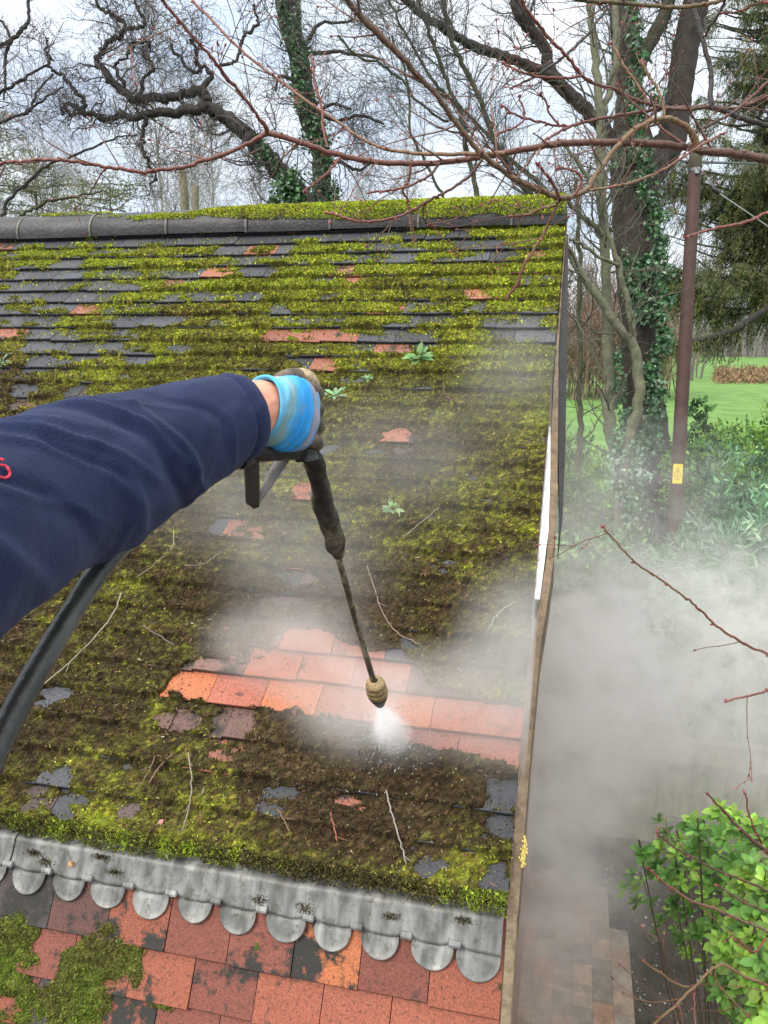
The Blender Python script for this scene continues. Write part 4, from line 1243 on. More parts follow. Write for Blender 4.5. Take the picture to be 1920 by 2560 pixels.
toak, sT = tree('oak_tree', 'massive forked ivy-clad tree trunk standing left of the pole', [dict(pl=TR, lump=.1, d=(14, 14)), dict(pl=TRb, lump=.1, d=(14, 14.2)), dict(pl=TRc, d=(14, 13.5)), dict(pl=TRd, d=(13.6, 12.5)), dict(pl=TRe, col='olive', d=(14, 14.5))], 14,
                col='trunk', twigs=(110, 700, 2600), seed=23, L1=(.8, 2.4), L2=(.5, 1.3), L3=(.2, .7), wob=.25, twcol=(.09, .08, .075), t0=.45)
ivy(toak, along([(1600, 470), (1610, 400), (1600, 330), (1580, 250), (1592, 170), (1580, 60), (1590, 0)], 12, 22, 34, gi) +
    along([(1560, 640), (1600, 690), (1620, 650), (1580, 720), (1600, 760), (1590, 800)], 12, 24, 34, gi) + along([(1640, 500), (1648, 600), (1650, 700), (1650, 780), (1660, 860), (1630, 930), (1640, 1010), (1625, 1080), (1600, 1180), (1580, 1300)], 12, 24, 40, gi) +
    along([(1540, 880), (1555, 1000), (1560, 1100)], 14, 18, 24, gi) + [(1540, 400, 26, 70), (1570, 370, 40, 140), (1640, 240, 25, 60), (1625, 1100, 40, 180)], 13.45, 8, (.055, .10), ((.04, .11, .04), (.09, .20, .08), (.20, .32, .20)))
# 4. pale slender multi-stemmed tree in front of it
S1 = [(1556, 1330, 20), (1553, 1275, 19), (1549, 1178, 18), (1536, 1113, 16), (1521, 1048, 15), (1519, 983, 14), (1520, 923, 13), (1517, 793, 12), (1514, 663, 12), (1507, 565, 12), (1503, 452, 11), (1501, 301, 11), (1492, 196, 10), (1483, 90, 9), (1474, 5, 8), (1468, -50, 7)]
S2 = [(1553, 1230, 15), (1562, 1170, 14), (1570, 1119, 13), (1584, 1060, 13), (1596, 1000, 13), (1596, 923, 13), (1582, 861, 12), (1543, 815, 11), (1504, 755, 11), (1461, 697, 10), (1429, 640, 9), (1405, 600, 8), (1380, 570, 7)]
S3 = [(1584, 866, 8), (1575, 777, 8), (1561, 720, 7), (1546, 663, 7), (1526, 600, 6), (1511, 549, 6), (1497, 500, 6), (1484, 460, 5), (1440, 400, 5), (1400, 350, 4)]
S4 = [(1545, 663, 5), (1494, 640, 4), (1462, 615, 4), (1424, 600, 4)]
S5 = [(1505, 590, 7), (1492, 575, 7), (1460, 545, 6), (1432, 520, 5), (1400, 480, 5)]
S6 = [(1511, 470, 8), (1509, 422, 8), (1507, 301, 8), (1528, 205, 9), (1538, 105, 9), (1539, 5, 8), (1540, -50, 7)]
stem, s4 = tree('multi_stemmed_tree', 'slender lichen-green tree dividing into several crossing stems beside the roof edge', [dict(pl=S1, col='pale', d=(10, 10)), dict(pl=S2, col='pale', d=(9.9, 9.4)), dict(pl=S3, col='pale', d=(9.8, 9.6)), dict(pl=S4, col='pale', d=(9.7, 9.5)), dict(pl=S5, col='pale', d=(10, 9.6)), dict(pl=S6, col='pale', d=(10, 10.2))], 10,
                col='pale', twigs=(90, 420, 900), seed=24, L1=(.5, 1.6), L2=(.3, .8), L3=(.1, .4), rmin=.003, twcol=(.10, .095, .065), mat=M_bark, t0=.3)
ivy(stem, along([(1550, 1090), (1548, 1200), (1575, 1280), (1560, 1340)], 12, 22, 22, gi) + along([(1580, 1110), (1600, 1200)], 14, 20, 25, gi), 9.8, 9, (.04, .075), ((.10, .2, .09), (.2, .32, .2), (.35, .45, .36)))
sap, _ = tree('sapling', 'thin straight dark sapling close to the black roof edge', [dict(pl=[(1434, 1260, 9), (1437, 1200, 8), (1450, 1113, 8), (1449, 999, 7), (1450, 860, 6), (1448, 663, 6), (1446, 560, 5), (1440, 450, 4)], col='olive')], 11, col='olive', twigs=(26, 90, 200), seed=25, L1=(.4, 1.2), L2=(.2, .7), L3=(.1, .3), rmin=.003, mat=M_bark)
# 5. spreading green-barked stems over the ridge
G1 = [(1350, 560, 8), (1326, 488, 8), (1300, 455, 8), (1272, 422, 7), (1239, 362, 7), (1221, 301, 7), (1197, 241, 6), (1166, 181, 6), (1136, 121, 6), (1118, 60, 6), (1104, -20, 5)]
G2 = [(1200, 560, 8), (1194, 497, 7), (1182, 437, 6), (1163, 362, 6), (1151, 283, 6), (1130, 235, 5), (1106, 172, 5), (1079, 99, 5), (1058, 45, 5), (1040, -20, 4)]
G3 = [(1139, 268, 4), (1106, 226, 4), (1067, 181, 3.5), (1037, 121, 3), (1001, 60, 3), (965, -20, 3)]
G4 = [(1121, 303, 3), (1091, 291, 3), (1037, 246, 3), (1016, 211, 3), (955, 163, 3), (895, 139, 3), (845, 88, 3)]
G5 = [(1125, 560, 4), (1109, 497, 4), (1079, 437, 3.5), (1055, 386, 3.5), (1026, 331, 3), (1022, 241, 3), (1010, 170, 3), (980, 90, 2.5)]
G6 = [(1400, 520, 6), (1350, 460, 6), (1272, 396, 5), (1212, 330, 4), (1155, 272, 4), (1100, 235, 3), (1020, 190, 3)]
gst, s5 = tree('green_barked_tree', 'green-barked bare tree fanning several straight stems above the ridge end', [dict(pl=G1, col='olive', tw=True), dict(pl=G2, col='olive'), dict(pl=G3, col='olive'), dict(pl=G4, col='olive'), dict(pl=G5, col='olive'), dict(pl=G6, col='olive')], 12, col='olive',
               twigs=(200, 1100, 3000), seed=26, L1=(.5, 1.7), L2=(.3, .9), L3=(.15, .5), rmin=.003, wob=.13, ang=(.3, .9), twcol=(.085, .085, .07), upb=.02, t0=.15)
# 6. tree whose twigs come in from the left edge
LT = [dict(pl=[(-160, 620, 14), (-130, 400, 13), (-60, 270, 10), (0, 232, 4), (45, 205, 4), (84, 181, 3), (125, 158, 3)]), dict(pl=[(-130, 420, 9), (-40, 320, 5), (0, 304, 4), (60, 284, 4), (80, 268, 3.5), (93, 226, 3), (134, 186, 2.5)]),
      dict(pl=[(62, 284, 3), (100, 255, 3), (121, 241, 2.5), (160, 218, 2)]), dict(pl=[(-120, 300, 9), (-40, 160, 6), (0, 116, 5), (30, 100, 5), (54, 75, 5), (72, 51, 4), (72, 10, 4), (80, -30, 3)]),
      dict(pl=[(28, 102, 5), (14, 136, 4), (13, 211, 3), (10, 250, 2)]), dict(pl=[(30, 100, 4), (10, 60, 3), (-5, 50, 3)])]
lt, _ = tree('bare_tree', 'fine-twigged bare tree reaching in from the left edge of the sky', LT, 15, col='dark', twigs=(70, 420, 1500), seed=27, L1=(.6, 1.9), L2=(.4, 1.1), L3=(.2, .6), wob=.2, twcol=(.13, .10, .115), upb=.0)
bow, _ = tree('bowed_sapling', 'thin dark stems bowing right above the left end of the ridge', [dict(pl=[(2, 580, 5), (6, 542, 5), (18, 506, 4), (60, 464, 4), (105, 422, 3.5), (163, 395, 3), (211, 377, 3), (256, 359, 2.5), (295, 342, 2), (341, 338, 2)]),
                                                                       dict(pl=[(30, 580, 4), (51, 542, 4), (90, 518, 4), (130, 500, 3.5), (196, 488, 3), (256, 479, 2)], col='olive')], 11, col='dark', twigs=(20, 60, 120), seed=28, L1=(.3, .8), L2=(.2, .5), L3=(.1, .3), rmin=.003, wob=.15)

# far woodland trees behind the ridge on the left
M_far = mat_attr('distant_bark', .9)


def far_tree(px, base_d, r, h, kind, seed, label, group):
    g = np.random.default_rng(seed); b = P(px, 700, base_d); b[2] = GZ
    lean = g.normal(0, .02, 2)
    K = 14; t = np.linspace(0, 1, K)
    pts = b + np.stack([lean[0] * h * t + .15 * np.sin(t * 5 + seed), lean[1] * h * t, h * t], 1); rad = r * (1 - .8 * t) + .01
    root = empty({'birch': 'birch_tree', 'pine': 'pine_tree'}[kind], tuple(b)); tag(root, label, 'tree', group)
    c = {'birch': (.36, .35, .30), 'pine': (.20, .17, .14)}[kind]
    mb = MB(); add_tube(mb, pts, rad, 8, c); mb.build('trunk', M_far, root, smooth=True)
    P0, R0 = pts[None], rad[None]; mb = MB()
    if kind == 'birch':
        p1, r1 = sprout(P0, R0, 60, g, None, Labs=(1.5, 4.0), t0=.35, rr=.4, K=7, wob=.15, upb=.12, rmin=.016, ang=(.35, .8))
        p2, r2 = sprout(p1, r1, 420, g, None, Labs=(.8, 2.0), t0=.15, rr=.6, K=5, wob=.2, upb=-.02, rmin=.011, ang=(.3, .9))
        p3, r3 = sprout(p2, r2, 900, g, None, Labs=(.4, 1.1), t0=.15, rr=.6, K=3, wob=.2, upb=-.03, rmin=.008, ang=(.3, .9))
        for p_, r_, s_ in ((p1, r1, 4), (p2, r2, 3), (p3, r3, 3)):
            V, Fq, C = tubes(p_, r_, s_, vary((.38, .36, .38), len(p_), g, .12, .03)); mb.add(V, [Fq], C)  # twig colour paled in place of distance haze
    else:
        p1, r1 = sprout(P0, R0, 42, g, None, Labs=(2.0, 4.2), t0=.42, rr=.4, K=7, wob=.08, upb=.0, rmin=.03, ang=(1.2, 1.6), tanmix=.6)
        V, Fq, C = tubes(p1, r1, 4, vary((.12, .10, .08), len(p1), g)); mb.add(V, [Fq], C)
        n = 5200; i = g.integers(0, len(p1), n); k = g.uniform(.35, 1, n) * 6; k0 = np.minimum(k.astype(int), 5); f = (k - k0)[:, None]
        cc = p1[i, k0] * (1 - f) + p1[i, k0 + 1] * f + g.normal(size=(n, 3)) * np.array([.45, .45, .12])
        keep = fbm(cc[:, 0] * 1.2 + seed, cc[:, 2] * 2.5, 6, 2) > .42; cc = cc[keep]; n = len(cc)
        V, T_, C = quad_leaves(cc, nrm(g.normal(size=(n, 3)) + np.array([0, 0, .3])), g.normal(size=(n, 3)), g.uniform(.12, .3, n), .05, mixcols([(.20, .22, .13), (.27, .27, .17), (.15, .17, .12)], n, g, [.4, .3, .3])); mb.add(V, [T_], C)
    mb.build('crown', M_far, root)


grp = 'distant trees behind the left part of the ridge'
for i, (px, d, r, h, k, lab) in enumerate([
    (416, 30, .075, 15, 'birch', 'pale straight birch rising from the ridge left of the two broken trunks'),
    (131, 38, .10, 12, 'birch', 'grey thin-stemmed birch second from the left edge'), (238, 36, .10, 10.5, 'birch', 'birch between the two pines at the left'), (510, 34, .08, 13, 'birch', 'pale birch directly right of the two broken trunks'),
    (555, 42, .11, 15, 'birch', 'slender birch framed by the oak arch'), (640, 46, .10, 13, 'birch', 'faint birch behind the leaning oak trunk'), (20, 40, .16, 13, 'birch', 'birch leaning at the far left edge'),
    (900, 52, .12, 13, 'birch', 'faint birch low behind the mossy ridge'), (1010, 48, .10, 14, 'birch', 'slim faint birch under the crossing twigs'), (840, 44, .10, 10, 'birch', 'low birch right of the ivied trunk'),
    (285, 33, .12, 10.2, 'pine', 'thin pine with flat tiers of needles left of centre'), (95, 37, .16, 12, 'pine', 'pine with ragged tiers at the left'), (-10, 34, .16, 13, 'pine', 'dark pine cut by the left edge'), (200, 44, .14, 11, 'pine', 'small faint pine behind the others')]):
    far_tree(px, d, r, h, k, 300 + i, lab, grp)
for (px, py, rp_, lab) in ((456, 425, 10.5, 'taller of two broken bare trunks behind the ridge'), (489, 466, 8.5, 'shorter of two broken bare trunks behind the ridge')):
    a = P(px, py, 26); b = a.copy(); b[2] = GZ; g = np.random.default_rng(px)
    pts = np.linspace(b, a, 12) + np.r_[g.normal(0, .02, (11, 3)), [[0, 0, 0]]]; mb = MB(); add_tube(mb, pts, np.linspace(rp_ * 1.15, rp_, 12) * 26 / F, 12, (.20, .17, .12))
    for s in range(4):
        an = s * 1.6; d = np.array([math.cos(an), math.sin(an), 0]) * rp_ * .55 * 26 / F
        add_tube(mb, np.array([a + d - (0, 0, .1), a + d + (0, 0, .12 * g.random())]), [rp_ * .4 * 26 / F, .01], 5, (.2, .17, .12))
    t = mb.build('dead_tree', M_bark, None, smooth=False, loc=tuple(b)); tag(t, lab, 'dead tree', 'broken trunks behind the ridge')

# far wood: one mass of bare stems and twigs round the horizon


def far_wood(name, arcs, n, seed, hrange, col, label, tw=9, thick=(.05, .14)):
    g = np.random.default_rng(seed); P0 = []; R0 = []
    for i in range(n):
        px0, px1, d0, d1 = arcs[g.integers(len(arcs))]
        d = g.uniform(d0, d1); b = P(g.uniform(px0, px1), 900, d); b[2] = GZ; h = g.uniform(*hrange)
        t = np.linspace(0, 1, 8)[:, None]; ln = g.normal(0, .06, 2)
        P0.append(b + np.hstack([ln[0] * h * t + .2 * np.sin(t * 4 + i), ln[1] * h * t, h * t])); R0.append(g.uniform(*thick) * (1 - .8 * t[:, 0]))
    P0 = np.array(P0); R0 = np.array(R0); mb = MB()
    p1, r1 = sprout(P0, R0, n * tw, g, None, Labs=(hrange[0] * .12, hrange[1] * .32), t0=.12, rr=.5, K=6, wob=.2, upb=.1, rmin=.022, ang=(.4, 1.0))
    p2, r2 = sprout(p1, r1, n * tw * 6, g, None, Labs=(hrange[0] * .05, hrange[1] * .14), t0=.1, rr=.6, K=4, wob=.22, upb=.03, rmin=.015, ang=(.4, 1.1))
    for p_, r_, s_ in ((P0, R0, 6), (p1, r1, 3), (p2, r2, 3)):
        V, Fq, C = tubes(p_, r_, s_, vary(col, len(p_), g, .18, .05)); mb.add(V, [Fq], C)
    o = mb.build(name, M_far); tag(o, label, 'woodland', kind='stuff'); return o


far_wood('woodland', [(-200, 1150, 62, 88)], 85, 401, (8, 13), (.50, .50, .54), 'far-off bare wood behind the ridge, tinted pale to suggest haze')  # pale bluish bark colour stands in for haze over the distance
far_wood('undergrowth', [(1380, 1700, 44, 50)], 150, 402, (3.5, 7.5), (.25, .17, .13), 'pinkish brown bare thicket at the meadow edge', tw=10, thick=(.02, .05))
far_wood('woodland', [(1650, 2300, 97, 112), (1650, 2300, 97, 112), (1300, 1760, 60, 80)], 190, 403, (5, 13), (.20, .185, .165), 'dark grey bare wood at the far side of the meadow', tw=11)
# bracken bank crossing the meadow at the right
g = np.random.default_rng(404); n = 9000; d = g.uniform(58, 74, n); px = g.uniform(1790, 2500, n)
cc = np.array([P(a, 900, b) for a, b in zip(px, d)]); cc[:, 2] = GZ + .1 + np.abs(g.normal(0, .2, n))
V, T_, C = quad_leaves(cc, g.normal(size=(n, 3)) + np.array([0, 0, .8]), g.normal(size=(n, 3)), g.uniform(.3, .8, n), .12, mixcols([(.26, .15, .08), (.33, .22, .13), (.2, .13, .08)], n, g)); o = mesh('dead_bracken', V, [T_], M_far, None, C); tag(o, 'brown bank of dead bracken across the meadow', 'bracken', kind='stuff')

# conifer at the right: drooping olive sprays on sweeping limbs
con = empty('conifer_tree', tuple(np.r_[P(2020, 900, 21)[:2], GZ])); tag(con, 'large dark conifer with drooping olive sprays at the right edge', 'tree')
cb = P(2020, 900, 21); cb[2] = GZ; ctop = P(2010, -60, 21)
mb = MB(); tt = np.linspace(0, 1, 12)[:, None]; add_tube(mb, cb + (ctop - cb) * tt, .38 * (1 - .85 * tt[:, 0]), 12, BK['trunk'])
g = np.random.default_rng(31)
limbs = []
for i in range(125):
    t = g.uniform(.37, .98); st = cb + (ctop - cb) * t
    tgt = P(g.uniform(1640, 2250), 0, 21 + g.normal(0, 2.0)); dx = tgt[0] - st[0]
    L_ = min(abs(dx), 4.6) * (1.25 - .65 * t) + .4; a = g.uniform(0, 2 * math.pi) if i % 3 == 0 else (math.pi if i % 3 == 1 else math.pi + g.normal(0, .6))
    e = st + np.array([math.cos(a) * L_, math.sin(a) * L_ * .8, L_ * g.uniform(-.05, .22)])
    q = smooth_line([st, st + (e - st) * .5 + np.array([0, 0, -.12 * L_]), e], 5, .03); limbs.append(resample(q, np.linspace(.06, .012, len(q)), 10))
for q, r_ in limbs: add_tube(mb, q, r_, 6, BK['dark'], False)
q, r_ = pix_line([(1990, 730, 12), (1920, 770, 10), (1869, 803, 9), (1836, 824, 9), (1787, 843, 9), (1738, 853, 8), (1689, 860, 6), (1647, 872, 4)], 20.5, 19.5, 5); add_tube(mb, q, r_, 8, BK['dark'])
limbs.append(resample(q, r_ * .5, 10)); mb.build('trunk', M_bark_big, con, smooth=True)
LP = np.array([l[0] for l in limbs]); LR = np.array([l[1] for l in limbs])
n = 5600; p2, r2 = sprout(LP, LR, n, g, None, Labs=(.35, 1.15), t0=.05, rr=.4, K=6, wob=.12, upb=-.30, rmin=.006, ang=(.5, 1.2))
keep = fbm(p2[:, 0, 0] * .9, p2[:, 0, 2] * .9, 3, 3) > .36; p2, r2 = p2[keep], r2[keep]
mb = MB(); V, Fq, C = tubes(p2, r2, 3, vary((.07, .06, .035), len(p2), g)); mb.add(V, [Fq], C)
nn_ = 150000; i = g.integers(0, len(p2), nn_); k = g.random(nn_) * 5; k0 = np.minimum(k.astype(int), 4); f = (k - k0)[:, None]
c = p2[i, k0] * (1 - f) + p2[i, k0 + 1] * f + g.normal(size=(nn_, 3)) * .05
D = nrm(nrm(p2[i, k0 + 1] - p2[i, k0]) + g.normal(size=(nn_, 3)) * .55 + np.array([0, 0, -.5]))
base_c = mixcols([(.085, .11, .035), (.15, .17, .055), (.20, .21, .075), (.05, .07, .03)], len(p2), g, [.3, .35, .2, .15], .2)[i] * g.lognormal(0, .15, (nn_, 1))
V, T_, C = quad_leaves(c, D, g.normal(size=(nn_, 3)), g.uniform(.06, .15, nn_), .022, base_c); mb.add(V, [T_], C); mb.build('crown', M_leaf, con)
# slim spire of a second conifer above it

# ------------------------------------------------------------------ shrubs below the trees
def shrub(name, label, centers, n, ls, ws, cols, p, seed, mat=M_leaf, stems=20, group=None, droop=.0, up=.4, oval=False, clump=.28):
    """centers: (px, py, depth, rx, rz) ellipsoid lobes of foliage"""
    g = np.random.default_rng(seed); cs = np.array([np.r_[P(a, b, d), rx, rz] for a, b, d, rx, rz in centers])
    base = cs[:, :3].mean(0); base[2] = GZ
    root = empty(name, tuple(base)); tag(root, label, 'shrub', group)
    mb = MB(); tips = []
    per = max(2, stems // len(cs))
    for c in cs:
        for k in range(per):
            q = nrm(g.normal(size=3)) * g.random() ** .4; e = c[:3] + q * np.array([c[3], c[3], c[4]])
            b0 = np.array([c[0] + g.normal(0, .1), c[1] + g.normal(0, .1), GZ - .03]); o = smooth_line([b0, b0 * .4 + e * .6 + g.normal(0, .08, 3), e], 4)
            tips.append(resample(o, np.linspace(.014, .004, len(o)), 8))
    TP = np.array([t[0] for t in tips]); TR_ = np.array([t[1] for t in tips])
    V, Fq, C = tubes(TP, TR_, 5, vary((.12, .10, .06), len(TP), g)); mb.add(V, [Fq], C); mb.build('crown', M_twig, root)
    w_ = (cs[:, 3] ** 2 * cs[:, 4]); w_ /= w_.sum()
    nc = max(8, int(n / 22)); ci = g.choice(len(cs), nc, p=w_)
    cl = cs[ci, :3] + nrm(g.normal(size=(nc, 3))) * (g.random((nc, 1)) ** .33) * np.stack([cs[ci, 3], cs[ci, 3], cs[ci, 4]], 1)
    cd = nrm(cl - cs[ci, :3] + np.array([0, -.2, .5]) * .3)
    cc = mixcols(cols, nc, g, p, .22)
    i = g.integers(0, nc, n); q = g.normal(size=(n, 3)) * clump * np.array([1, 1, .7]) * np.mean(cs[:, 3]) * .45
    pos = cl[i] + q; D = nrm(cd[i] * .7 + g.normal(size=(n, 3)) * .7 + np.array([0, 0, -droop])); nn = nrm(g.normal(size=(n, 3)) * .55 + np.array([0, -.1, 1]) * up + cd[i] * .3)
    cols_ = np.clip(cc[i] * g.lognormal(0, .18, (n, 1)), 0, 1)
    s = g.uniform(.65, 1.2, n)
    V, T_, C = (leaf_batch if oval else quad_leaves)(pos, D, nn, s * ls, s * ws, cols_)
    mb = MB(); mb.add(V, [T_], C); mb.build('foliage', mat, root); return root


GL = [(.08, .19, .06), (.14, .29, .09), (.22, .40, .14), (.05, .12, .04)]
BR = [(.12, .26, .04), (.20, .38, .06), (.30, .46, .10), (.06, .14, .03)]
BL = [(.10, .22, .11), (.18, .34, .18), (.27, .43, .27), (.05, .12, .06)]
shrub('leafy_shrub', 'bright green leafy shrub behind the pole on its right', [(1800, 1150, 13, .9, .55), (1890, 1100, 13.5, .8, .6), (1960, 1180, 13, 1.0, .8), (1760, 1230, 12.5, .8, .7), (1860, 1270, 12, 1.0, .9)], 11000, .10, .05, BR, [.35, .3, .15, .2], 501)
shrub('leafy_shrub', 'tall narrow dark green shrub just right of the pole', [(1742, 1040, 12.5, .15, .45), (1748, 1140, 12.5, .3, .6), (1755, 1250, 12.5, .45, .7)], 3500, .09, .045, GL, [.35, .3, .1, .25], 502)
shrub('laurel_shrub', 'large blue-green laurel with long narrow leaves right of the pole base', [(1860, 1200, 11.2, .6, .5), (1840, 1340, 9.6, .6, .5), (1710, 1450, 9.2, .42, .38), (1630, 1270, 11.2, .22, .35), (1900, 1340, 9, .8, .7), (1800, 1480, 8.6, 1.0, .8), (1920, 1500, 8.4, .9, .9)], 11000, .15, .034, BL, [.3, .33, .17, .2], 503, droop=.35)
shrub('leafy_shrub', 'bright green shrub left of the pale stems beside the roof edge', [(1425, 1150, 12.5, .4, .4), (1490, 1200, 12, .5, .5), (1420, 1230, 11.5, .6, .6), (1460, 1320, 11, .8, .7)], 9000, .09, .05, BR, [.4, .25, .1, .25], 504)
shrub('leafy_shrub', 'dark green shrub at the foot of the big tree in thin mist', [(1500, 1430, 9.5, .8, .6), (1420, 1500, 9, .7, .8), (1620, 1480, 9.3, .8, .5), (1450, 1640, 8.5, .9, .7), (1600, 1620, 8.4, .9, .6)], 10000, .10, .05, GL, [.35, .35, .15, .15], 505)
shrub('leafy_shrub', 'pale green shrub behind the fence in dense mist at the right', [(1760, 1640, 8.4, 1.0, .8), (1900, 1640, 8.2, 1.0, .9), (1890, 1780, 8.1, .9, .5), (1650, 1740, 8.4, .9, .4)], 8000, .11, .05, GL, [.2, .4, .3, .1], 506)

# near shrub with rosettes of oval leaves
g = np.random.default_rng(601)
ROS = [(1608, 2130, 3.75), (1650, 2118, 3.9), (1640, 2165, 3.9), (1690, 2170, 3.9), (1700, 2200, 3.7), (1730, 2120, 3.6), (1745, 2075, 3.5), (1790, 2040, 3.5), (1800, 2090, 3.4), (1850, 2080, 3.5), (1880, 2060, 3.4), (1910, 2090, 3.3), (1770, 2150, 3.6),
       (1830, 2150, 3.4), (1880, 2160, 3.2), (1910, 2200, 3.1), (1780, 2210, 3.6), (1840, 2220, 3.3), (1860, 2260, 3.2), (1900, 2270, 3.1), (1930, 2320, 3.0), (1780, 2310, 3.4), (1800, 2350, 3.3), (1840, 2330, 3.2), (1880, 2340, 3.1), (1860, 2390, 3.1),
       (1840, 2400, 3.2), (1900, 2400, 3.0), (1870, 2450, 3.1), (1910, 2460, 3.0), (1900, 2510, 3.0), (1880, 2550, 3.0), (1930, 2540, 2.9), (1940, 2430, 2.9), (1950, 2180, 3.0), (1960, 2260, 2.9), (1680, 2260, 4.1), (1720, 2280, 4.2), (1650, 2300, 4.2), (1740, 2340, 4.2),
       (1700, 2350, 4.3), (1630, 2250, 4.3), (1760, 2400, 4.2), (1660, 2080, 4.4), (1820, 2470, 3.6), (1600, 2200, 4.4), (1850, 2120, 3.8), (1740, 2200, 3.9), (1700, 2100, 4.1), (1960, 2060, 3.3), (1990, 2150, 3.1), (2010, 2350, 3.0), (2000, 2480, 2.9), (1960, 2580, 2.9), (2050, 2250, 3.0), (1910, 2620, 2.9)]
bb = P(2010, 2500, 3.7); bb[2] = GZ
near = empty('round_leaved_shrub', tuple(bb)); tag(near, 'near shrub with rosettes of rounded bright green leaves beside the path', 'shrub')
mb = MB(); mb2 = MB()
R3 = []
for (px, py, d) in ROS:
    R3.append(P(px, py, d))
    for k in range(2):
        R3.append(P(px + g.normal(0, 34), py + g.normal(0, 30), d + g.uniform(.02, .35)))
for j, c in enumerate(R3):
    out_ = nrm(c - bb - np.array([0, 0, 1.2])); out_ = nrm(out_ * .6 + np.array([-.1, -.25, .55]) + g.normal(0, .18, 3))
    mid = bb * .55 + c * .45 + g.normal(0, .05, 3) + np.array([0, 0, -.15])
    if j % 9 == 0:
        o = smooth_line([bb + g.normal(0, .06, 3) * np.array([1, 1, 0]), mid, c - out_ * .05, c], 4); add_tube(mb2, o, np.linspace(.007, .0022, len(o)), 5, (.11, .09, .05))
    A = nrm(np.cross(out_, [0, 0, 1.])); B = np.cross(out_, A); nl = g.integers(9, 14)
    a = np.arange(nl) * 2.4 + g.random(); el = np.linspace(.15, .95, nl)
    D = (np.cos(a)[:, None] * A + np.sin(a)[:, None] * B) * np.cos(el)[:, None] + out_ * np.sin(el)[:, None]
    s = g.uniform(.6, 1.2, nl) * np.linspace(1.05, .6, nl) * .070
    young = g.random() < .5
    pal = [(.24, .44, .07), (.32, .54, .09), (.20, .36, .06)] if young else [(.11, .25, .05), (.16, .34, .07)]
    V, T_, C = leaf_batch(np.tile(c, (nl, 1)) - out_ * (.02 * (1 - el))[:, None], D, np.tile(out_, (nl, 1)) + g.normal(0, .15, (nl, 3)), s, s * .52, mixcols(pal, nl, g, None, .28), .18, .22)
    mb.add(V, [T_], C)
mb2.build('crown', M_twig, near, smooth=True); mb.build('foliage', M_leaf, near)

